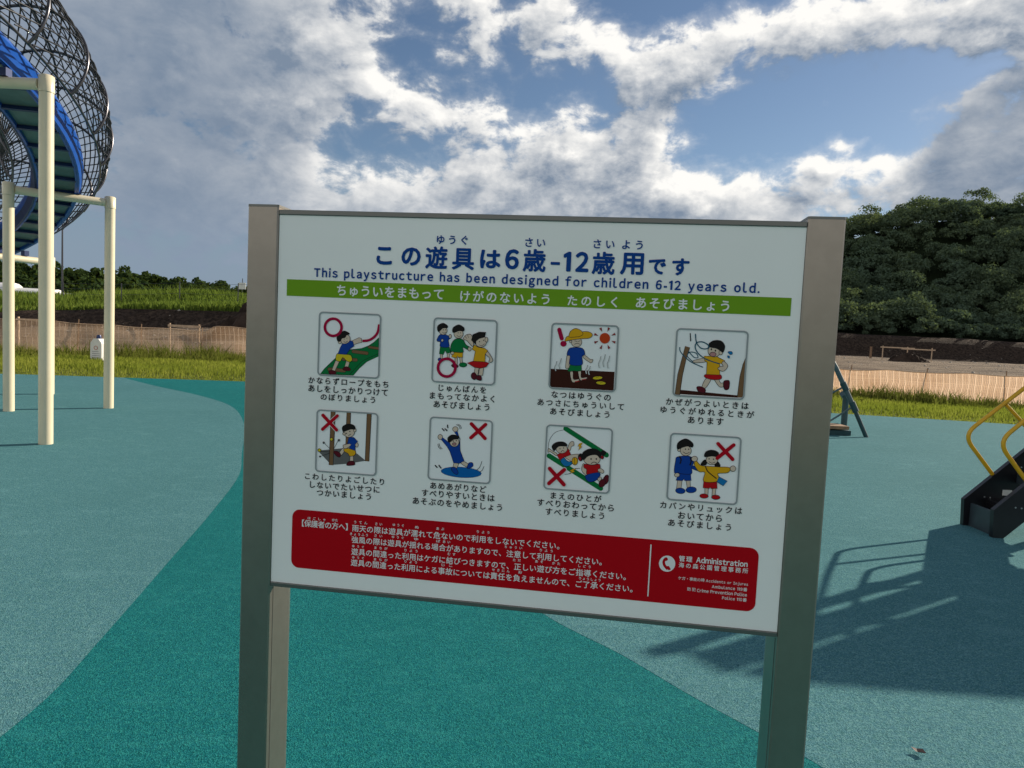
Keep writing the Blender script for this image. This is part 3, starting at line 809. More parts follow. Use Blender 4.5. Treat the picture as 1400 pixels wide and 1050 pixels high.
Z3, Z4 = (380, 290, .25714), (740, 290, .25714)
def zz_(z, *rows): return [(r[0], z[0] + r[1] * z[2], z[1] + r[2] * z[2], z[0] + r[3] * z[2], z[1] + r[4] * z[2], r[5] * z[2]) + tuple(r[6:]) for r in rows]
B = .036
title = zz_(Z3, ('この', 525, 231, 760, 238, 98, B), ('遊具', 785, 240, 1045, 249, 122, .028), ('は', 1075, 249, 1185, 252, 100, B), ('6', 1208, 250, 1282, 252, 108, B), ('歳', 1303, 255, 1425, 260, 122, .028))
title += zz_(Z4, ('-', 50, 272, 100, 274, 16, .02), ('12', 118, 262, 253, 266, 108, B), ('歳', 270, 270, 392, 274, 122, .028), ('用', 420, 273, 545, 278, 118, .030), ('です', 570, 287, 787, 293, 92, B))
ruby = zz_(Z3, ('ゆうぐ', 845, 146, 1010, 150, 48, .022), ('さい', 1315, 160, 1422, 164, 48, .022)) + zz_(Z4, ('さい', 278, 168, 390, 172, 48, .022), ('よう', 430, 172, 540, 177, 48, .022))
lettering(title, sign, NAVY, name='title_lettering')
for q in ruby: lettering([q], sign, NAVY, name='title_reading_aid')
lettering([('This playstructure has been designed for children 6-12 years old.', 429.6, 373.4, 1038.5, 396.3, 17.6, .030)], sign, NAVY, name='english_lettering')

def panel_rect(c4):
    q = [on_panel(*c_) for c_ in c4]     # TL TR BR BL
    return (q[0][0] + q[3][0]) / 2, (q[1][0] + q[2][0]) / 2, (q[2][1] + q[3][1]) / 2, (q[0][1] + q[1][1]) / 2
def rrect(x0, x1, z0, z1, r, k=6):
    out = []
    for cx, cz, a0 in ((x1 - r, z1 - r, 0), (x0 + r, z1 - r, 90), (x0 + r, z0 + r, 180), (x1 - r, z0 + r, 270)):
        out += [(cx + r * math.cos(R(a0 + 90 * i / k)), cz + r * math.sin(R(a0 + 90 * i / k))) for i in range(k + 1)]
    return out
x0, x1, z0, z1 = panel_rect([(392.3, 380.8), (1082, 408.3), (1080.7, 432.7), (392.3, 403.9)])
mb = MB(); mb.add([(x0, -.0006, z0), (x1, -.0006, z0), (x1, -.0006, z1), (x0, -.0006, z1)], [(0, 1, 2, 3)])
band = mb.build('green_band', ink(GREEN), sign)
for q in (zz_(Z3, ('ちゅういをまもって', 315, 416, 882, 438, 60), ('けがのないよう', 970, 445, 1445, 462, 60)) + zz_(Z4, ('たのしく', 140, 471, 405, 478, 56), ('あそびましょう', 503, 483, 1000, 497, 60))): lettering([q], band, WHITE, name='band_lettering', bold=.024)

CAPS = [
    zz_(Z3, ('かならずロープをもち', 163, 894, 588, 914, 37), ('あしをしっかりつけて', 163, 938, 585, 957, 37), ('のぼりましょう', 228, 983, 518, 997, 36)),
    zz_(Z3, ('じゅんばんを', 855, 935, 1107, 945, 37), ('まもってなかよく', 808, 976, 1152, 992, 37), ('あそびましょう', 828, 1021, 1125, 1036, 38)),
    [('なつはゆうぐの', 754, 539.4, 835, 543.3, 9.4), ('あつさにちゅういして', 735, 550, 853, 556, 9.4), ('あそびましょう', 752.3, 562, 833.3, 566.7, 9.6)],
    [('かぜがつよいときは', 910.5, 548.6, 1023.5, 554.6, 9.8), ('ゆうぐがゆれるときが', 903, 560, 1031, 566.6, 9.8), ('あります', 940.4, 573.7, 989, 576.7, 9.6)],
    [('こわしたりよごしたり', 417.3, 651, 525.3, 658, 9.2), ('しないでたいせつに', 424, 662.7, 519.3, 668.8, 9.2), ('つかいましょう', 433.3, 673.7, 507.3, 678.5, 9.2)],
    [('あめあがりなど', 588.4, 663.7, 665, 668.4, 9.6), ('すべりやすいときは', 576.7, 673.8, 676.3, 680.6, 9.6), ('あそぶのをやめましょう', 564.4, 685.0, 686.5, 693, 9.6)],
    [('まえのひとが', 753, 677, 822.3, 682, 9.6), ('すべりおわってから', 734.7, 686.4, 839.3, 694.6, 9.6), ('すべりましょう', 746, 699, 826, 705.4, 9.4)],
    [('カバンやリュックは', 902.5, 689.7, 1014.6, 698.7, 9.8), ('おいてから', 927, 704, 987, 708.6, 9.6), ('あそびましょう', 913.5, 714, 999.4, 721, 9.8)],
]
for c_ in CAPS: lettering(c_, sign, BLACK, name='caption', bold=.018)

# red notice
x0, x1, z0, z1 = panel_rect([(400, 696), (1037, 749.3), (1033, 837), (398, 775)])
mb = MB(); pr = rrect(x0, x1, z0, z1, .0165); mb.add([(a, -.0006, c_) for a, c_ in pr], [list(range(len(pr)))])
red = mb.build('red_notice', ink(RED), sign)
Z7 = (380, 690, .35714)
lettering(zz_(Z7, ('【保護者の方へ】', 93, 70, 268, 84, 27), ('雨天の際は遊具が濡れて危ないので利用をしないでください。', 285, 90, 1078, 156, 27), ('強風の際は遊具が揺れる場合がありますので、注意して利用してください。', 283, 134, 1240, 217, 27), ('遊具の間違った利用はケガに結びつきますので、正しい遊び方をご指導ください。', 282, 180, 1332, 273, 27), ('遊具の間違った利用による事故については責任を負えませんので、ご了承ください。', 280, 222, 1358, 320, 27)), red, WHITE, name='notice_lettering', bold=.012)
RB = 10.5
lettering(zz_(Z7, *[(s_, a, b_, c_, d_, RB, .018) for s_, a, b_, c_, d_ in [
    ('ほごしゃ', 115, 50, 183, 57), ('かた', 208, 57, 230, 60),
    ('うてん', 292, 66, 343, 70), ('さい', 373, 72, 400, 75), ('ゆうぐ', 440, 76, 483, 80), ('ぬ', 525, 85, 540, 86), ('あぶ', 607, 90, 637, 93), ('りよう', 762, 102, 810, 107),
    ('きょうふう', 277, 110, 345, 117), ('さい', 370, 117, 400, 120), ('ゆうぐ', 437, 122, 482, 127), ('ゆ', 522, 130, 538, 132), ('ば', 607, 138, 622, 139), ('あい', 632, 140, 660, 143), ('ちゅうい', 868, 160, 935, 166), ('りよう', 1003, 172, 1052, 178),
    ('ゆうぐ', 285, 157, 330, 162), ('まちが', 370, 163, 420, 168), ('りよう', 485, 173, 535, 178), ('むす', 650, 187, 680, 190), ('ただ', 900, 210, 930, 213), ('あそ', 985, 215, 1015, 219), ('かた', 1050, 222, 1080, 226), ('しどう', 1150, 232, 1197, 238),
    ('ゆうぐ', 285, 200, 330, 205), ('まちが', 368, 207, 420, 213), ('りよう', 485, 216, 533, 221), ('じこ', 627, 229, 668, 233), ('せきにん', 820, 247, 887, 255), ('お', 920, 257, 935, 259), ('りょうしょう', 1153, 280, 1235, 289)]]), red, WHITE, name='notice_reading_aid')
Z8 = (860, 730, .142857)
lettering(zz_(Z8, ('管理', 478, 232, 605, 242, 56, .018), ('Administration', 642, 250, 1135, 282, 58, .026), ('海の森公園管理事務所', 475, 295, 1138, 352, 50, .012),
              ('ケガ・事故の時', 470, 420, 722, 440, 33, .008), ('Accidents or Injures', 735, 448, 1138, 484, 35, .016), ('Ambulance 119番', 792, 503, 1130, 530, 35, .016),
              ('防犯', 558, 525, 637, 530, 33, .008), ('Crime Prevention Police', 650, 540, 1128, 578, 33, .016), ('Police 110番', 890, 610, 1125, 630, 35, .016)), red, WHITE, name='office_lettering')
mb = MB()
a = on_panel(860 + 208 * .142857, 730 + 100 * .142857); b_ = on_panel(860 + 182 * .142857, 730 + 595 * .142857)
xm = (a[0] + b_[0]) / 2; mb.add([(xm - .0011, -.0011, b_[1]), (xm + .0011, -.0011, b_[1]), (xm + .0011, -.0011, a[1]), (xm - .0011, -.0011, a[1])], [(0, 1, 2, 3)])
mb.build('divider_line', ink(WHITE), red)

def catmull(pts, closed=True, k=5):
    return [tuple(p) for p in smooth_line(pts, k, closed)]

class Drawing:
    """flat printed picture: filled shapes and strokes stacked in printing order on the sign face"""
    def __init__(s, ox, oy, k): s.o = (ox, oy, k); s.mb = MB(); s.mats = []; s.y = -.0008
    def loc(s, x, y): return on_panel(s.o[0] + x * s.o[2], s.o[1] + y * s.o[2])
    def mi(s, col):
        m_ = ink(col)
        if m_ not in s.mats: s.mats.append(m_)
        return s.mats.index(m_)
    def raw(s, col, pts):
        q = [s.loc(*p) for p in pts]
        ar = sum(q[i][0] * q[(i + 1) % len(q)][1] - q[(i + 1) % len(q)][0] * q[i][1] for i in range(len(q)))
        if ar < 0: q = q[::-1]
        s.mb.add([(a, s.y, c_) for a, c_ in q], [list(range(len(q)))], s.mi(col)); s.y -= .000022
    def line(s, col, w_, pts, smooth=True, closed=False):
        pts = catmull(pts, closed, 4) if (smooth and len(pts) > 2) else [tuple(p) for p in pts]
        n_ = len(pts); L_ = []; R_ = []
        for i in range(n_):
            a = pts[i - 1] if (i or closed) else pts[0]; c_ = pts[(i + 1) % n_] if (i < n_ - 1 or closed) else pts[-1]
            dx, dy = c_[0] - a[0], c_[1] - a[1]; d = math.hypot(dx, dy) or 1
            L_.append((pts[i][0] - dy / d * w_ / 2, pts[i][1] + dx / d * w_ / 2)); R_.append((pts[i][0] + dy / d * w_ / 2, pts[i][1] - dx / d * w_ / 2))
        q = [s.loc(*p) for p in L_ + R_]
        s.mb.add([(a, s.y, c_) for a, c_ in q], [(i, (i + 1) % n_, n_ + (i + 1) % n_, n_ + i) for i in range(n_ if closed else n_ - 1)], s.mi(col)); s.y -= .000022
    def cap_line(s, col, w_, a, b_):
        ang = math.atan2(b_[1] - a[1], b_[0] - a[0]); r = w_ / 2
        s.raw(col, [(b_[0] + r * math.cos(ang + t), b_[1] + r * math.sin(ang + t)) for t in np.linspace(-1.5708, 1.5708, 7)] + [(a[0] + r * math.cos(ang + t), a[1] + r * math.sin(ang + t)) for t in np.linspace(1.5708, 4.7124, 7)])
    def p(s, col, pts, smooth=True, ol=5):
        pts = catmull(pts, True, 4) if smooth else pts
        s.raw(col, pts)
        if ol: s.line(BLACK, ol, pts, False, True)
    def e(s, col, cx, cy, rx, ry=None, rot=0, ol=5, k=20):
        ry = ry or rx; c_, q = math.cos(R(rot)), math.sin(R(rot))
        pts = [(cx + rx * math.cos(t) * c_ - ry * math.sin(t) * q, cy + rx * math.cos(t) * q + ry * math.sin(t) * c_) for t in np.linspace(0, 2 * math.pi, k, endpoint=False)]
        s.p(col, pts, False, ol)
    def cross(s, col, w_, a, b_, c_, d): s.cap_line(col, w_, a, b_); s.cap_line(col, w_, c_, d)
    def frame(s, c4):
        q = panel_rect([(s.o[0] + a * s.o[2], s.o[1] + b_ * s.o[2]) for a, b_ in c4])
        y0 = s.y; s.y = -.00045
        pr = rrect(*q, .0085); s.mb.add([(a, -.00040, c_) for a, c_ in pr], [list(range(len(pr)))], s.mi((.84, .85, .86)))
        s.q = q; s.y = y0
    def done(s, name):
        x0, x1, z0, z1 = s.q; t = .0030
        o_ = rrect(x0, x1, z0, z1, .0085); i_ = rrect(x0 + t, x1 - t, z0 + t, z1 - t, .0058); k = len(o_)
        s.mb.add([(a, s.y - .0001, c_) for a, c_ in o_ + i_], [(j, (j + 1) % k, k + (j + 1) % k, k + j) for j in range(k)], s.mi(GREY))
        return s.mb.build(name, s.mats, sign)

SK = (.62, .50, .40); HAIR = (.014, .012, .012); BL = (.006, .050, .300); GR = (.004, .165, .045); YE = (.68, .36, .012); LY = (.62, .48, .02)
CR = (.36, .004, .045); RD = (.45, .008, .012); SH = (.10, .010, .018); BR = (.19, .105, .052); SO = (.045, .012, .008); CY = (.01, .17, .42); TL_ = (.01, .09, .14); GY = (.13, .13, .13)
XR = (.42, .004, .016)

d = Drawing(425, 420, .12387); d.frame([(90, 48), (782, 75), (757, 790), (75, 755)])
d.p(GR, [(105, 735), (150, 680), (270, 565), (440, 468), (560, 455), (640, 425), (700, 385), (750, 335), (750, 540), (620, 600), (540, 670), (470, 752), (300, 745)], False)
d.line(BLACK, 5, [(425, 748), (480, 690), (560, 605), (640, 560), (750, 512)])
for a, b_, w_ in (((205, 685), (370, 700), 34), ((360, 572), (500, 582), 32), ((470, 488), (620, 508), 32), ((645, 440), (745, 455), 24)):
    d.cap_line(BLACK, w_ + 8, a, b_); d.cap_line(BR, w_, a, b_); 
d.p(SK, [(275, 590), (320, 590), (265, 710), (228, 705)], False); d.p(SK, [(395, 590), (432, 600), (415, 660), (375, 655)], False)
d.p(SH, [(200, 705), (240, 695), (280, 715), (270, 738), (210, 738)]); d.p(SH, [(358, 670), (400, 655), (440, 680), (430, 702), (365, 695)])
d.p(LY, [(295, 512), (380, 520), (440, 530), (458, 580), (430, 605), (395, 590), (355, 555), (325, 598), (278, 580)])
d.p(SK, [(450, 375), (535, 335), (560, 345), (565, 390), (530, 395), (460, 420)], False)
d.p(BL, [(350, 405), (440, 368), (468, 380), (480, 430), (440, 455), (395, 522), (300, 515), (325, 450)], False)
d.e(SK, 378, 352, 60, 52, -15); d.e(SK, 322, 385, 18, 18)
d.p(HAIR, [(300, 375), (290, 330), (325, 285), (375, 262), (430, 292), (395, 310), (380, 335), (345, 345), (330, 375)])
d.line(BLACK, 5, [(365, 380), (390, 388), (410, 372)]); d.e(BLACK, 372, 352, 4, 4, 0, 0); d.e(BLACK, 400, 342, 4, 4, 0, 0)
d.line(CR, 28, [(572, 372), (640, 365), (700, 330), (740, 275), (757, 190)])
d.line(CR, 30, [(250 + 92 * math.cos(t), 222 + 95 * math.sin(t)) for t in np.linspace(0, 6.283, 28, endpoint=False)], False, True)
d.done('pictogram')

d = Drawing(580, 425, .13802); d.frame([(95, 65), (730, 88), (705, 740), (72, 705)])
def kid(d, x, y, s=1.0): pass
d.p(SK, [(160, 425), (185, 425), (180, 475), (158, 475)], False); d.p(SK, [(228, 425), (252, 425), (248, 475), (228, 475)], False); d.e(BL, 155, 482, 18, 16)
d.p(GR, [(160, 355), (250, 358), (262, 415), (225, 420), (208, 395), (190, 432), (150, 425)], False)
d.p(BL, [(160, 235), (220, 238), (262, 268), (240, 290), (245, 358), (162, 355), (160, 310), (130, 300), (130, 275)]); d.e(SK, 258, 252, 14, 20); d.e(SK, 180, 292, 12, 14)
d.e(SK, 188, 195, 40, 42); d.p(HAIR, [(135, 195), (135, 150), (185, 122), (230, 145), (228, 168), (185, 172), (150, 205)])
d.e(BLACK, 190, 188, 4, 5, 0, 0); d.e(BLACK, 212, 188, 4, 5, 0, 0); d.line(BLACK, 4, [(182, 212), (198, 222), (215, 210)])
d.p(SK, [(305, 460), (330, 460), (330, 530), (308, 530)], False); d.p(SK, [(352, 460), (375, 460), (380, 515), (358, 515)], False)
d.e(SH, 305, 545, 34, 18, 10); d.e(GR, 386, 534, 38, 22, 0)
d.p(YE, [(290, 408), (385, 412), (382, 460), (340, 462), (332, 445), (322, 468), (272, 455)], False)
d.p(GR, [(310, 280), (380, 282), (415, 335), (460, 365), (445, 390), (385, 362), (385, 412), (290, 408), (262, 405), (270, 330)]); d.e(SK, 450, 378, 16, 20); d.e(SK, 280, 418, 18, 15)
d.e(SK, 342, 228, 46, 44); d.p(HAIR, [(282, 205), (290, 165), (345, 138), (395, 168), (392, 200), (345, 198), (300, 215)])
d.e(BLACK, 338, 218, 4, 5, 0, 0); d.e(BLACK, 362, 218, 4, 5, 0, 0); d.line(BLACK, 4, [(325, 242), (345, 256), (368, 244)])
d.p(SK, [(505, 560), (545, 560), (530, 640), (495, 625)], False); d.p(SK, [(550, 560), (592, 560), (580, 640), (540, 640)], False)
d.p(SH, [(470, 625), (500, 610), (525, 650), (500, 682), (470, 660)]); d.p(SH, [(520, 645), (560, 640), (570, 685), (535, 685), (512, 665)])
d.p(SK, [(475, 350), (425, 295), (395, 285), (395, 262), (425, 235), (470, 240), (490, 330)]); d.line(BLACK, 4, [(405, 250), (425, 275)], False); d.line(BLACK, 4, [(432, 238), (440, 268)], False)
d.p(SK, [(600, 390), (630, 400), (680, 480), (665, 510), (642, 500), (650, 470), (605, 425)])
d.p(YE, [(500, 335), (535, 360), (600, 370), (632, 395), (605, 430), (605, 505), (488, 498), (508, 400), (475, 380)], False)
d.p(RD, [(485, 498), (605, 505), (645, 515), (615, 555), (560, 568), (500, 560), (428, 515)], False)
d.e(SK, 562, 300, 58, 60); d.e(SK, 618, 285, 15, 24)
d.p(HAIR, [(515, 335), (470, 290), (485, 235), (545, 210), (612, 212), (600, 260), (545, 275), (515, 300)], False)
d.e(BLACK, 550, 305, 5, 6, 0, 0); d.e(BLACK, 590, 292, 5, 6, 0, 0); d.line(BLACK, 4, [(545, 335), (572, 345), (600, 325)])
d.line(CR, 28, [(225 + 86 * math.cos(t), 562 + 88 * math.sin(t)) for t in np.linspace(0, 6.283, 28, endpoint=False)], False, True)
d.done('pictogram')

d = Drawing(740, 435, .13333); d.frame([(103, 43), (797, 75), (768, 762), (75, 722)])
d.p(SO, [(95, 518), (752, 550), (742, 742), (90, 705)], False, 0)
d.p(SK, [(295, 550), (325, 550), (330, 625), (385, 625), (385, 640), (318, 655)]); d.p(SK, [(378, 545), (408, 545), (410, 608), (465, 605), (465, 620), (400, 636)])
d.line(RD, 8, [(345, 652), (390, 645)], False); d.line(RD, 8, [(415, 632), (460, 625)], False)
d.p(SK, [(268, 370), (298, 385), (285, 480), (300, 500), (270, 515), (250, 500)]); d.p(SK, [(440, 375), (500, 420), (530, 425), (515, 458), (485, 445), (432, 405)])
d.p(GR, [(300, 475), (412, 478), (415, 540), (365, 545), (340, 540), (290, 548), (268, 540)], False)
d.p(BL, [(310, 302), (420, 308), (448, 370), (418, 395), (418, 478), (295, 475), (295, 390), (265, 380), (275, 330)])
d.e(SK, 362, 245, 55, 50); d.line(BLACK, 5, [(340, 268), (368, 258), (400, 268)]); d.line(BLACK, 5, [(340, 232), (372, 240)], False); d.line(BLACK, 5, [(402, 230), (378, 240)], False); d.e(SK, 302, 240, 12, 12)
d.p(YE, [(245, 235), (262, 190), (310, 178), (430, 138), (500, 145), (525, 175), (490, 205), (400, 212), (300, 225)]); d.p(YE, [(285, 190), (300, 135), (350, 106), (405, 125), (428, 160), (400, 185), (330, 195)])
d.cap_line(CR, 42, (185, 118), (210, 208)); d.e(CR, 228, 262, 32, 30, 0, 0)
d.e((.52, .055, .012), 652, 206, 54, 55, 0, 0)
for i in range(8):
    t = R(22 + 45 * i); c_, s_ = math.cos(t), math.sin(t); n1_, n2_ = -s_, c_
    d.p((.30, .03, .03), [(652 + c_ * 72, 206 + s_ * 72), (652 + c_ * 115 + n1_ * 12, 206 + s_ * 115 + n2_ * 12), (652 + c_ * 115 - n1_ * 12, 206 + s_ * 115 - n2_ * 12)], False, 3)
for x_, y_, h_ in ((600, 450, 60), (645, 435, 65), (690, 450, 65), (150, 490, 50), (195, 465, 55), (465, 525, 45), (492, 535, 45)):
    d.line((.62, .63, .63), 12, [(x_, y_ + h_), (x_ - 8, y_ + h_ * .3), (x_ + 6, y_ - h_ * .3), (x_ + 12, y_ - h_)]); d.line(BLACK, 3, [(x_ - 6, y_ + h_), (x_ - 14, y_ + h_ * .3), (x_, y_ - h_ * .3), (x_ + 12, y_ - h_)])
d.e(LY, 578, 612, 50, 17, -4, 3); d.e(LY, 612, 664, 50, 17, 4, 3); d.line(BLACK, 3, [(560, 612), (590, 600)], False); d.line(BLACK, 3, [(600, 664), (630, 658)], False)
d.done('pictogram')

d = Drawing(910, 440, .13812); d.frame([(105, 60), (822, 90), (780, 775), (65, 735)])
d.p(SO, [(140, 672), (715, 728), (712, 750), (135, 715)], False, 0)
d.p(BR, [(92, 718), (120, 520), (160, 370), (195, 240), (240, 255), (200, 380), (165, 540), (140, 722)], False); d.p(BR, [(795, 350), (765, 748), (708, 748), (735, 540), (765, 420)], False)
d.line(TL_, 10, [(140, 250), (150, 300), (240, 390), (370, 450)]); d.line(TL_, 9, [(225, 290), (280, 350), (320, 352), (300, 310), (240, 300), (215, 340), (270, 395)])
d.p(SK, [(400, 560), (450, 565), (395, 655), (360, 640)]); d.p(SK, [(480, 565), (520, 565), (545, 605), (590, 600), (575, 640), (530, 640)])
d.p(SH, [(308, 645), (350, 640), (392, 665), (388, 700), (350, 700), (320, 685)]); d.p(SH, [(575, 590), (605, 578), (632, 590), (625, 660), (590, 672), (572, 640)])
d.p(RD, [(398, 520), (535, 520), (548, 565), (460, 572), (388, 548)])
d.p(SK, [(392, 360), (300, 375), (270, 390), (285, 405), (400, 395)]); d.p(YE, [(380, 340), (500, 340), (585, 385), (568, 420), (535, 410), (535, 525), (402, 520), (410, 400), (385, 385)], False)
d.p(SK, [(575, 390), (612, 425), (605, 460), (565, 490), (515, 465), (545, 440), (570, 440), (555, 410)])
d.e(SK, 480, 290, 62, 58); d.e(SK, 545, 305, 18, 22); d.p(HAIR, [(430, 215), (480, 185), (550, 190), (585, 240), (570, 300), (545, 290), (500, 262), (440, 250)])
d.e((.45, .22, .22), 467, 322, 32, 22); d.e(BLACK, 452, 272, 7, 10, 0, 0); d.e(BLACK, 492, 285, 7, 10, 0, 0)
d.line(TL_, 11, [(295, 118), (305, 205), (350, 260), (410, 265), (425, 235), (370, 200), (310, 205), (292, 250), (320, 310), (400, 370), (530, 415)]); d.line(BLACK, 10, [(243, 112), (248, 192)], False)
d.p(CY, [(615, 298), (650, 292), (662, 315), (640, 325)], True, 3); d.p(CY, [(610, 335), (632, 340), (630, 360), (615, 355)], True, 3)
d.done('pictogram')

d = Drawing(420, 550, .13333); d.frame([(100, 70), (735, 108), (710, 755), (82, 712)])
d.p(GY, [(110, 495), (370, 470), (500, 515), (600, 598), (430, 628), (270, 640), (220, 612)], False, 0)
for q in ([(245, 95), (290, 98), (268, 645), (225, 642)], [(408, 105), (448, 107), (440, 330), (395, 470), (400, 300)], [(615, 118), (660, 118), (635, 605), (595, 602)]): d.p(BR, q, False)
d.p(SK, [(365, 470), (390, 485), (350, 545), (325, 530)]); d.p(SK, [(442, 545), (475, 548), (475, 605), (440, 605)], False)
d.p(SH, [(272, 505), (310, 500), (345, 530), (335, 562), (300, 548)]); d.p(SH, [(405, 635), (430, 605), (480, 605), (488, 640), (420, 648)])
d.p(YE, [(385, 470), (440, 475), (495, 495), (490, 540), (440, 552), (420, 525), (380, 500)])
d.p(SK, [(500, 400), (525, 430), (515, 460), (490, 440)]); d.p(BL, [(430, 355), (480, 360), (520, 400), (495, 430), (495, 495), (440, 475), (415, 420)], False)
d.p(SK, [(370, 440), (400, 430), (440, 425), (450, 440), (410, 470), (380, 472)])
d.e(SK, 430, 300, 60, 58); d.e(SK, 490, 285, 14, 18); d.e(SK, 380, 322, 14, 14)
d.p(HAIR, [(370, 300), (365, 250), (420, 222), (480, 235), (495, 275), (450, 275), (405, 290)])
d.e(BLACK, 405, 318, 6, 6, 0, 0); d.e(BLACK, 440, 298, 6, 6, 0, 0); d.line(BLACK, 5, [(425, 342), (450, 325)], False)
for a, b_ in (((240, 480), (180, 420)), ((235, 508), (135, 500)), ((235, 520), (140, 552)), ((275, 478), (318, 395))): d.line(BLACK, 4, [a, b_], False)
d.e(GY, 172, 413, 9); d.e(GY, 328, 388, 10); d.e(LY, 128, 490, 16); d.e(LY, 252, 378, 16); d.e(GY, 135, 555, 7)
d.cross((.72, .70, .70), 44, (165, 132), (305, 283), (312, 138), (162, 275)); d.cross(XR, 34, (165, 132), (305, 283), (312, 138), (162, 275))
d.done('pictogram')

d = Drawing(570, 560, .13333); d.frame([(135, 68), (783, 108), (755, 768), (108, 715)])
d.e((.004, .12, .40), 455, 642, 208, 54, 4, 3)
d.p(SK, [(385, 545), (428, 550), (405, 605), (372, 595)]); d.p(SK, [(448, 545), (480, 530), (535, 565), (515, 590)])
d.p(BL, [(355, 598), (395, 592), (425, 645), (405, 665), (365, 635)]); d.p(BL, [(515, 590), (535, 545), (570, 545), (575, 580), (530, 605)])
d.e(SK, 240, 280, 24, 26); d.e(SK, 395, 200, 28, 26)
d.p(BL, [(262, 285), (340, 345), (360, 375), (435, 350), (445, 300), (385, 232), (415, 222), (440, 300), (445, 420), (485, 525), (435, 552), (378, 545), (340, 430), (315, 385), (250, 305)], False)
d.e(SK, 385, 330, 48, 50, -10); d.p(HAIR, [(325, 330), (318, 290), (360, 258), (425, 270), (425, 300), (380, 305), (345, 330)])
d.e((.40, .2, .2), 385, 352, 20, 14); d.e(BLACK, 375, 322, 6, 6, 0, 0); d.e(BLACK, 405, 318, 6, 6, 0, 0)
for a, b_ in (((262, 195), (280, 215)), ((290, 195), (310, 215)), ((315, 158), (318, 185)), ((190, 572), (208, 592)), ((228, 570), (248, 598))): d.cap_line(BLACK, 12, a, b_)
for q in ([(405, 152), (435, 170), (445, 200)], [(420, 148), (448, 165), (458, 195)], [(215, 350), (225, 385), (250, 405)], [(228, 345), (238, 380), (262, 400)], [(668, 528), (645, 590), (610, 620)], [(690, 580), (670, 620), (645, 640)]): d.line(BLACK, 5, q)
d.cross(XR, 36, (560, 145), (700, 295), (705, 152), (555, 288))
d.done('pictogram')

d = Drawing(730, 575, .13333); d.frame([(125, 35), (810, 78), (778, 758), (98, 695)])
d.line(BLACK, 4, [(320, 92), (220, 120), (160, 200), (145, 300)])
d.cap_line(GR, 48, (325, 82), (745, 355)); d.cap_line(GR, 50, (155, 360), (685, 695)); d.line((.05, .12, .06), 5, [(335, 62), (760, 335)], False)
d.p(SK, [(190, 310), (235, 335), (230, 360), (170, 320), (145, 325), (150, 285)]); d.p(SK, [(345, 290), (370, 225), (405, 215), (410, 255), (385, 265), (372, 305)])
d.p(SK, [(380, 350), (460, 345), (470, 385), (420, 395), (390, 420), (320, 370)]); d.p(CY, [(300, 375), (345, 415), (395, 425), (370, 460), (320, 468), (275, 420)])
d.p(RD, [(235, 350), (355, 290), (380, 350), (310, 375), (265, 405)], False); d.e(SK, 285, 290, 58, 45); d.p(HAIR, [(205, 310), (185, 262), (230, 222), (300, 218), (340, 245), (330, 262), (260, 262), (225, 290)])
d.line(BLACK, 5, [(275, 325), (295, 305), (312, 318)]); d.e(BLACK, 268, 288, 5, 6, 0, 0); d.e(BLACK, 305, 280, 5, 6, 0, 0)
d.e(YE, 420, 415, 30, 40); d.line(BLACK, 4, [(415, 380), (420, 455)], False)
d.p(SK, [(505, 440), (540, 470), (575, 560), (560, 575), (510, 540), (490, 500)]); d.p(SK, [(660, 480), (715, 510), (705, 540), (650, 510)])
d.p(RD, [(520, 445), (600, 455), (670, 445), (680, 485), (655, 500), (650, 545), (545, 550), (540, 500), (512, 480)])
d.p(BL, [(540, 555), (655, 530), (680, 555), (640, 610), (570, 628), (530, 590)]); d.p(SK, [(660, 585), (690, 580), (690, 630), (655, 610)])
d.e(SH, 738, 605, 28, 52, 20); d.e(SH, 700, 640, 32, 44, 30)
d.e(SK, 595, 395, 85, 58); d.p(HAIR, [(505, 390), (500, 330), (560, 292), (640, 292), (690, 335), (680, 385), (640, 350), (560, 360), (515, 400)])
d.e(HAIR, 480, 375, 26, 38); d.e((.3, .01, .02), 470, 390, 14, 20, 0, 0); d.e(HAIR, 712, 330, 24, 24); d.e((.3, .01, .02), 700, 375, 16, 18)
d.e(BLACK, 586, 392, 7, 9, 0, 0); d.e(BLACK, 640, 392, 7, 9, 0, 0); d.line(BLACK, 6, [(585, 440), (615, 424), (645, 434)])
d.p(YE, [(465, 235), (500, 225), (480, 260), (495, 265), (455, 305), (468, 265), (450, 262)], False, 3); d.p(YE, [(395, 495), (440, 488), (405, 510), (420, 522), (360, 545), (390, 520), (365, 515)], False, 3); d.line(BLACK, 5, [(420, 490), (475, 488)], False); d.line(BLACK, 5, [(315, 550), (375, 542)], False)
d.cross((.72, .70, .70), 52, (162, 490), (308, 655), (312, 502), (155, 642)); d.cross(XR, 40, (162, 490), (308, 655), (312, 502), (155, 642))
d.done('pictogram')

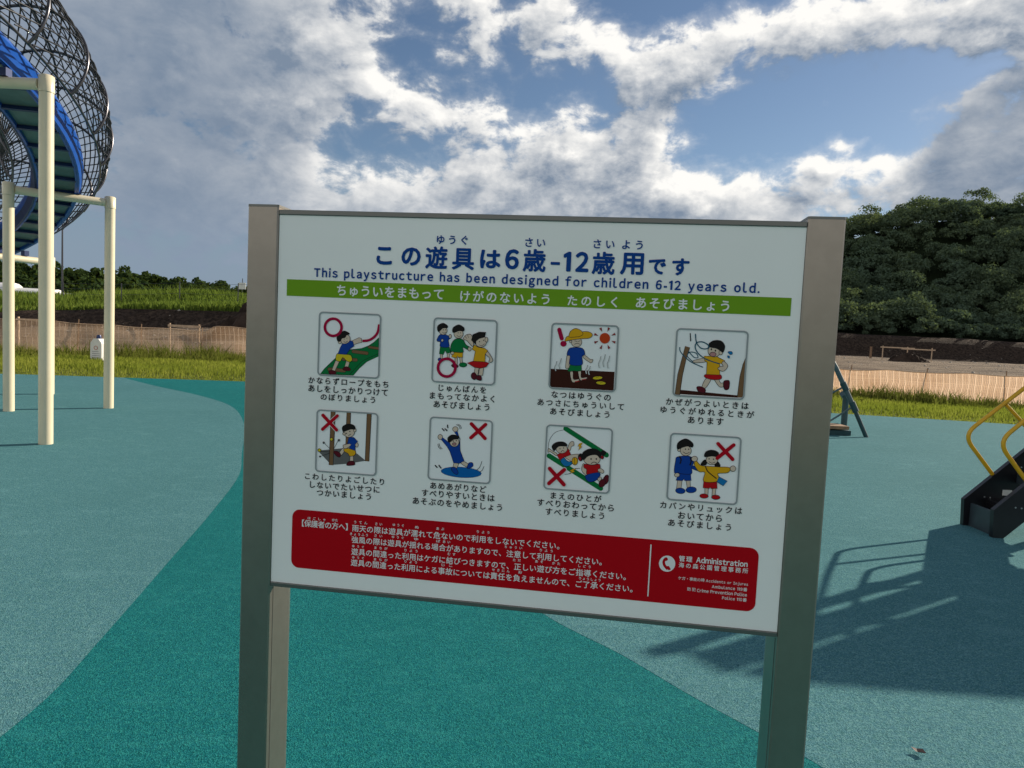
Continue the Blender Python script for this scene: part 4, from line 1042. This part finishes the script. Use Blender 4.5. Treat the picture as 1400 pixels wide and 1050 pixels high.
d = Drawing(900, 585, .13812); d.frame([(112, 42), (822, 90), (785, 765), (82, 712)])
for q in ([(190, 520), (235, 522), (225, 600), (180, 600)], [(275, 522), (315, 522), (318, 590), (285, 590)]): d.p(SK, q, False)
d.e(BL, 218, 622, 48, 28, 5); d.e(BL, 325, 612, 52, 30, -3)
d.p(BL, [(200, 450), (320, 455), (325, 520), (262, 522), (252, 505), (240, 522), (175, 518)], False)
d.p(BL, [(330, 370), (400, 400), (400, 425), (330, 400)]); d.p(BL, [(190, 285), (310, 280), (350, 330), (330, 390), (325, 455), (200, 450), (205, 440), (158, 440), (170, 330)])
d.e(SK, 185, 465, 26, 20); d.line(BLACK, 14, [(205, 280), (225, 310), (215, 355)]); d.line(BLACK, 14, [(315, 290), (325, 330), (312, 370)])
d.e(SK, 272, 225, 55, 50); d.e(SK, 205, 215, 15, 18); d.p(HAIR, [(190, 210), (190, 155), (230, 120), (280, 108), (340, 150), (338, 190), (290, 180), (230, 195)])
d.e(BLACK, 268, 210, 6, 7, 0, 0); d.e(BLACK, 300, 210, 6, 7, 0, 0); d.line(BLACK, 5, [(245, 235), (275, 254), (308, 240)])
for q in ([(460, 595), (495, 597), (490, 670), (460, 665)], [(535, 600), (570, 600), (560, 680), (530, 675)]): d.p(SK, q, False)
d.e(RD, 452, 673, 42, 22, 3); d.e(RD, 568, 685, 42, 22, 3)
d.p(RD, [(448, 528), (578, 530), (582, 598), (520, 600), (512, 585), (505, 598), (442, 592)], False)
d.p(HAIR, [(455, 315), (480, 330), (470, 365), (420, 362)]); d.p(HAIR, [(570, 330), (600, 345), (610, 380), (560, 378)])
d.p(YE, [(375, 325), (420, 370), (500, 378), (600, 385), (705, 392), (690, 440), (590, 450), (598, 485), (580, 530), (448, 528), (460, 440), (400, 430), (355, 360)])
d.e(SK, 358, 305, 30, 26); d.e(SK, 738, 402, 28, 28)
d.e(SK, 530, 315, 58, 48); d.p(HAIR, [(458, 285), (470, 235), (530, 218), (590, 240), (595, 285), (530, 278)])
d.e(BLACK, 502, 305, 6, 7, 0, 0); d.e(BLACK, 545, 308, 6, 7, 0, 0); d.line(BLACK, 5, [(500, 332), (530, 348), (562, 335)])
d.line(BLACK, 10, [(465, 375), (490, 430), (575, 500)]); d.p(CY, [(600, 482), (682, 525), (640, 572), (578, 530)], False)
d.cross(XR, 36, (590, 155), (735, 310), (745, 168), (582, 298))
d.done('pictogram')

d = Drawing(860, 730, .142857); d.y = -.0010
d.e(WHITE, 364, 283, 78, 77, 0, 0, 28)
d.line(RED, 26, [(350, 235), (332, 262), (340, 300), (370, 335)]); d.p(RED, [(338, 228), (362, 224), (372, 246), (352, 258), (340, 250)], True, 0); d.p(RED, [(352, 318), (378, 305), (398, 336), (378, 345)], True, 0)
d.mb.build('telephone_symbol', d.mats, red)
# ------------------------------------------------------------------ spiral slide in a rod cage on cream frames
CX, CY_, RAD = -12.05, 7.68, 6.05
SL0, SLOPE, Z_AT0 = -0.42, 0.262, 4.366
def cen(th):
    s = RAD * th
    z = Z_AT0 - SLOPE * s
    return Vector((CX + RAD * math.cos(th), CY_ + RAD * math.sin(th), z))
def fr(th):     # radial (outward), up normal to the slope, tangent
    rad = Vector((math.cos(th), math.sin(th), 0)); tg = Vector((-math.sin(th), math.cos(th), -SLOPE)).normalized()
    return rad, rad.cross(tg).normalized() if rad.cross(tg).z > 0 else tg.cross(rad).normalized(), tg
TH1 = 2.45
slide = empty('spiral_slide', (CX, CY_, 0), 0, 'blue spiral slide inside a black rod cage, carried on cream posts', 'slide')
base = Vector((CX, CY_, 0))
def sect(name, prof, mat, th0=SL0, th1=TH1, step=.035, par=slide, smooth=True):
    """sweep a closed cross-section (radial, up) along the slide"""
    ths = np.arange(th0, th1 + 1e-6, step); n_ = len(prof); vs = []
    for th in ths:
        rd, upv, _ = fr(th); c_ = cen(th) - base
        vs += [c_ + rd * a + upv * h for a, h in prof]
    fs = [(i * n_ + k, i * n_ + (k + 1) % n_, (i + 1) * n_ + (k + 1) % n_, (i + 1) * n_ + k) for i in range(len(ths) - 1) for k in range(n_)]
    fs += [list(range(n_))[::-1], [(len(ths) - 1) * n_ + k for k in range(n_)]]
    mb = MB(); mb.add(vs, fs, 0, False); return mb.build(name, mat, par)
HW = .225
sect('chute_floor', [(-HW, 0), (HW, 0), (HW, .02), (-HW, .02)], M['under'])
for s in (-1, 1):
    sect('side_wall', [(s * (HW + .003), -.05), (s * (HW + .03), -.05), (s * (HW + .11), .16), (s * (HW + .11), .19), (s * (HW + .08), .19), (s * (HW + .003), .03)], M['blue'])
    sect('side_rail', [(s * (HW + .033), -.045), (s * (HW + .06), -.045), (s * (HW + .105), .07), (s * (HW + .08), .07)], M['blue_dark'] if s < 0 else M['blue'])  # inner rail is the same blue plastic, its shade painted in as navy
for th in np.arange(SL0 + .02, TH1, .078):
    rd, upv, tg = fr(th); c_ = cen(th) - base
    a, b_ = c_ - rd * (HW + .015) - upv * .055, c_ + rd * (HW + .015) - upv * .055
    mb = MB(); mb.hexa([a - tg * .022, b_ - tg * .022, b_ + tg * .022, a + tg * .022, a - tg * .022 + upv * .05, b_ - tg * .022 + upv * .05, b_ + tg * .022 + upv * .05, a + tg * .022 + upv * .05])
    mb.build('cross_rib', M['blue_dark'], slide)
CR_, CH = .70, .58           # cage radius and height of its centre above the chute
PH0 = -math.radians(38); PH1 = math.radians(218)
def cage(th, ph, r=CR_):
    rd, upv, _ = fr(th); return cen(th) - base + rd * (r * math.cos(ph)) + upv * (CH + r * math.sin(ph))
ring_src = None
for th in np.arange(SL0 + .03, TH1, .148):
    mb = MB(); mb.tube([cage(th, p_, CR_ + .006) for p_ in np.linspace(PH0, PH1, 40)], .019, 8); mb.build('cage_ring', M['steel'], slide)
mb = MB()
NL = 26; DPH = (PH1 - PH0) / NL; TW = 3.3        # turn of the rods per radian along the slide
ths_all = np.arange(SL0 + .05, TH1 - .02, .048)
for fam in (1, -1):
    k0 = -int(TW * (TH1 - SL0) / DPH) - 2
    for k in range(k0, NL - k0):
        seg_ = []
        for th in ths_all:
            ph = PH0 + k * DPH + fam * TW * (th - SL0)
            if PH0 <= ph <= PH1: seg_.append(cage(th, ph, CR_ - .012 * (fam < 0)))
            elif len(seg_) > 1: mb.tube(seg_, 0.0092, 4, cap=False); seg_ = []
            else: seg_ = []
        if len(seg_) > 1: mb.tube(seg_, 0.0092, 4, cap=False)
mb.build('cage_rods', M['net'], slide)
for ph in (PH0, PH1, math.radians(90)):
    mb = MB(); mb.tube([cage(th, ph, CR_) for th in ths_all], .016, 6); mb.build('long_rod', M['steel'], slide)

def portal(p_a, p_b, z, r=.074, rb=.062):
    """two posts joined at the top by a beam"""
    e = empty('support_frame', (0, 0, 0)); e.parent = slide
    pa, pb = Vector((*p_a, 0)) - base, Vector((*p_b, 0)) - base
    for p_ in (pa, pb):
        mb = MB(); mb.tube([p_ + Vector((0, 0, -.2)), p_ + Vector((0, 0, z - .19))], r, 24); mb.build('post', M['cream'], e)
        mb = MB(); mb.tube([p_ + Vector((0, 0, z - .188)), p_ + Vector((0, 0, z - .012)), p_ + Vector((0, 0, z))], [r + .006, r + .006, r - .012], 24); mb.build('post_cap', M['cream'], e)
    dv = (pb - pa).normalized(); zz = Vector((0, 0, z - .10))
    mb = MB(); mb.tube([pa + dv * (r + .004) + zz, pb - dv * (r + .004) + zz], rb, 20); mb.build('beam', M['cream'], e)
    mid = (pa + pb) / 2
    for q in (-.22, .22):
        mb = MB(); c_ = mid + dv * q + Vector((0, 0, z - .035)); n_ = Vector((-dv.y, dv.x, 0))
        mb.hexa([c_ - dv * .04 - n_ * .05, c_ + dv * .04 - n_ * .05, c_ + dv * .04 + n_ * .05, c_ - dv * .04 + n_ * .05] + [p2 + Vector((0, 0, .09)) for p2 in (c_ - dv * .04 - n_ * .05, c_ + dv * .04 - n_ * .05, c_ + dv * .04 + n_ * .05, c_ - dv * .04 + n_ * .05)])
        mb.build('bracket', M['blue_dark'], e)
portal((-5.31, 8.16), (-6.66, 8.16), 4.12)
portal((-6.54, 11.62), (-7.54, 10.73), 3.39)
portal((-8.55, 13.25), (-9.06, 12.0), 2.52)
for th in (-.36, 1.45, 1.95):
    rd, _, _ = fr(th); c_ = cen(th); portal(tuple((c_ + rd * .67).xy), tuple((c_ - rd * .67).xy), c_.z - .10)
# start platform, outside the picture
th = SL0 - .16; rd, _, tg = fr(th); c_ = cen(SL0)
e = empty('start_platform', (0, 0, 0)); e.parent = slide
mb = MB(); t2 = Vector((-math.sin(th), math.cos(th), 0)); pc = c_ - t2 * .75 - base
pts = [pc + rd * a + t2 * b_ for a, b_ in ((-.8, -.7), (.8, -.7), (.8, .7), (-.8, .7))]
mb.hexa([p_ + Vector((0, 0, -.08)) for p_ in pts] + [p_ for p_ in pts]); mb.build('deck', M['under'], e)
for p_ in pts:
    q = Vector((p_.x, p_.y, 0)); mb = MB(); mb.tube([q + Vector((0, 0, -.2)), q + Vector((0, 0, p_.z + 1.3))], .07, 20); mb.build('post', M['cream'], e)
for a, b_ in ((0, 1), (0, 3), (1, 2)):
    mb = MB(); mb.tube([pts[a] + Vector((0, 0, 1.1)), pts[b_] + Vector((0, 0, 1.1))], .025, 10); mb.build('guard_rail', M['yellow'], e)

# ------------------------------------------------------------------ black stairs with yellow handrails, and the play deck they climb to
tower = empty('play_tower', (4.05, 6.1, 0), 0, 'black plastic stairs with yellow tube handrails leading up to a play deck', 'play tower')
tb = Vector((4.05, 6.1, 0))
YN, YF = 5.90 - 6.1, 6.31 - 6.1                    # near and far stringers
SLP = 0.93; RUN = 1.36
def stringer(y0, y1):
    prof = [(0, .0), (-.01, .235), (RUN, .235 + RUN * SLP), (RUN, RUN * SLP - .10), (.09, .0)]
    mb = MB(); mb.extrude([(a, y0, c_) for a, c_ in prof], (0, y1 - y0, 0)); return mb.build('stringer', M['black'], tower, .004)
for y0, y1 in ((YN - .015, YN + .03), (YF - .03, YF + .015)):
    s_ = stringer(y0, y1)
    for k in range(4):
        for q in (.05, .15):
            x_ = .14 + k * .30 + q * .5; z_ = .11 + (x_) * SLP - (.05 if q > .1 else 0)
            mb = MB(); mb.tube([(x_, y0 - .004, z_), (x_, y0 + .004, z_)], .007, 8); mb.build('bolt', M['bolt'], s_)
mb = MB(); mb.box(.045, .07, YN + .032, YF - .032, -.005, .205); mb.build('riser', M['slate'], tower, .004)
for k in range(5):
    x_ = .18 + k * .25; z_ = .22 + k * .233
    mb = MB(); mb.box(x_, x_ + .24, YN + .032, YF - .032, z_, z_ + .03); mb.box(x_, x_ + .028, YN + .032, YF - .032, z_ - .055, z_); t_ = mb.build('tread', M['slate'] if k else M['black'], tower, .004)
mb = MB(); mb.box(.32, .40, YF - .036, YF - .031, .285, .335); mb.build('rating_plate', M['white'], tower)
def bend(pts, r=.10, k=7):
    pts = [Vector(p_) for p_ in pts]; out = [pts[0]]
    for i in range(1, len(pts) - 1):
        a = (pts[i - 1] - pts[i]); b_ = (pts[i + 1] - pts[i]); ra = min(r, a.length * .45, b_.length * .45)
        p0, p2 = pts[i] + a.normalized() * ra, pts[i] + b_.normalized() * ra
        out += [p0 * (1 - t) ** 2 + pts[i] * 2 * t * (1 - t) + p2 * t * t for t in np.linspace(0, 1, k)]
    return out + [pts[-1]]
for y_ in (YN, YF):
    o_ = 0.0 if y_ == YF else 0.03
    mb = MB(); mb.tube(bend([(.24 + o_, y_, .46), (-.05 + o_, y_, .80), (.47, y_, 1.26), (RUN + .1, y_, 2.09), (RUN + .1, y_, 1.30)], .13), .0175, 12); h_ = mb.build('handrail', M['yellow'], tower)
    mb = MB(); mb.tube([(.30, y_, 1.085), (.62, y_, .78)], .0165, 12); mb.build('handrail_brace', M['yellow'], h_)
    mb = MB(); mb.tube([(.95, y_, 1.67), (1.22, y_, 1.38)], .0165, 12); mb.build('handrail_brace', M['yellow'], h_)
DX0, DX1, DY0, DY1, DZ = RUN + .004, RUN + 3.2, 4.62 - 6.1, 6.50 - 6.1, 1.24
mb = MB(); mb.box(DX0, DX1, DY0, DY1, DZ - .09, DZ); mb.build('deck', M['slate'], tower, .01)
for x_ in (DX0 + .08, (DX0 + DX1) / 2, DX1 - .08):
    for y_ in (DY0 + .08, DY1 + .08):
        mb = MB(); mb.tube([(x_, y_, -.2), (x_, y_, 2.55 if y_ > DY0 + 1 else 2.1)], .055, 18); mb.build('post', M['cream'], tower)
# tall far barrier of plastic panels with upright gaps; a low near barrier
def barrier(x0, x1, y_, z0, z1, zt0, zt1):
    prof = [(x0, z0), (x1, z0), (x1, zt1)] + [(x0 + (x1 - x0) * (1 - t), zt1 + (zt0 - zt1) * t + .0) for t in (.25, .5, .75)] + [(x0, zt0)]
    mb = MB(); mb.extrude([(a, y_, c_) for a, c_ in prof], (0, .03, 0)); mb.build('barrier_panel', M['teal_pipe'], tower, .004)
PANELS = [(0.0, .10, .0, 1.22), (.30, .66, 1.34, 1.47), (.74, 1.30, 1.47, 1.53), (1.34, 2.1, 1.53, 1.56), (2.14, 3.1, 1.56, 1.50)]
for a, b_, h0, h1 in PANELS[1:]:
    barrier(DX0 + a, DX0 + b_, DY1 + .08, DZ + .02, 0, DZ + h0, DZ + h1)
mb = MB(); mb.tube([(DX0 + .02, DY1 + .095, DZ + .5), (DX0 + .2, DY1 + .095, DZ + 1.30), (DX0 + 3.1, DY1 + .095, DZ + 1.56)], .02, 8); mb.build('guard_rail', M['yellow'], tower)

# ------------------------------------------------------------------ teal pipe frame mostly hidden behind the sign
sw = empty('exercise_frame', (5.9, 12.7, 0), 0, 'grey-teal pipe frame with leaning leg and low step, half behind the right sign post', 'play frame')
def T(name, pts, r, mat, par=sw, seg=14):
    mb = MB(); mb.tube([Vector(p_) - Vector((5.9, 12.7, 0)) for p_ in pts], r, seg); return mb.build(name, mat, par)
T('leaning_leg', [(6.26, 12.45, -.1), (5.98, 12.54, .53)], .036, M['teal_dark'])
T('leaning_leg', [(5.98, 12.54, .53), (5.66, 12.62, 1.19), (5.2, 12.75, 1.95)], .042, M['teal_pipe'])
T('upright', [(6.05, 12.98, -.1), (6.05, 12.98, .62), (5.95, 12.9, .72)], .056, M['teal_pipe'])
T('top_beam', [(5.2, 12.75, 1.95), (2.6, 12.75, 1.95)], .05, M['teal_pipe'])
T('leaning_leg', [(2.6, 12.75, 1.95), (1.6, 12.45, -.1)], .046, M['teal_dark'])
T('upright', [(2.6, 12.75, 1.95), (2.2, 13.3, -.1)], .05, M['teal_pipe'])
for p_, q in (((6.03, 12.525, .43), (5.95, 12.545, .60)), ((5.86, 12.575, .79), (5.79, 12.592, .93))):
    T('clamp', [p_, q], .054, M['teal_dark'])
T('brace', [(5.99, 12.53, .53), (5.45, 12.6, .12)], .016, M['teal_pipe'])
T('brace', [(5.82, 12.58, .86), (5.3, 12.62, .55)], .016, M['teal_pipe'])
mb = MB(); mb.box(5.3 - 5.9, 5.93 - 5.9, 12.5 - 12.7, 12.95 - 12.7, .11, .17); mb.build('step_board', M['stake'], sw, .01)
mb = MB(); mb.box(5.35 - 5.9, 5.99 - 5.9, 12.55 - 12.7, 12.9 - 12.7, -.05, .09); mb.build('step_base', M['teal_dark'], sw, .01)

# a dry leaf on the rubber
mb = MB(); pr = [(0, -.022), (.012, -.008), (.010, .010), (0, .026), (-.011, .008), (-.012, -.009)]
mb.add([(a * 1.2, b_ * 1.1, .010 + .008 * abs(a) * 40 * abs(a) + (.006 if i % 2 else .0)) for i, (a, b_) in enumerate(pr)] + [(0, 0, .004)], [(6, i, (i + 1) % 6) for i in range(6)])
tag(mb.build('dry_leaf', simple('dry_leaf_brown', (.12, .085, .075), .8), loc=(1.59, 2.6, .004)), 'small dry brown leaf lying on the pale rubber at lower right', 'leaf').rotation_euler = (0, 0, .9)
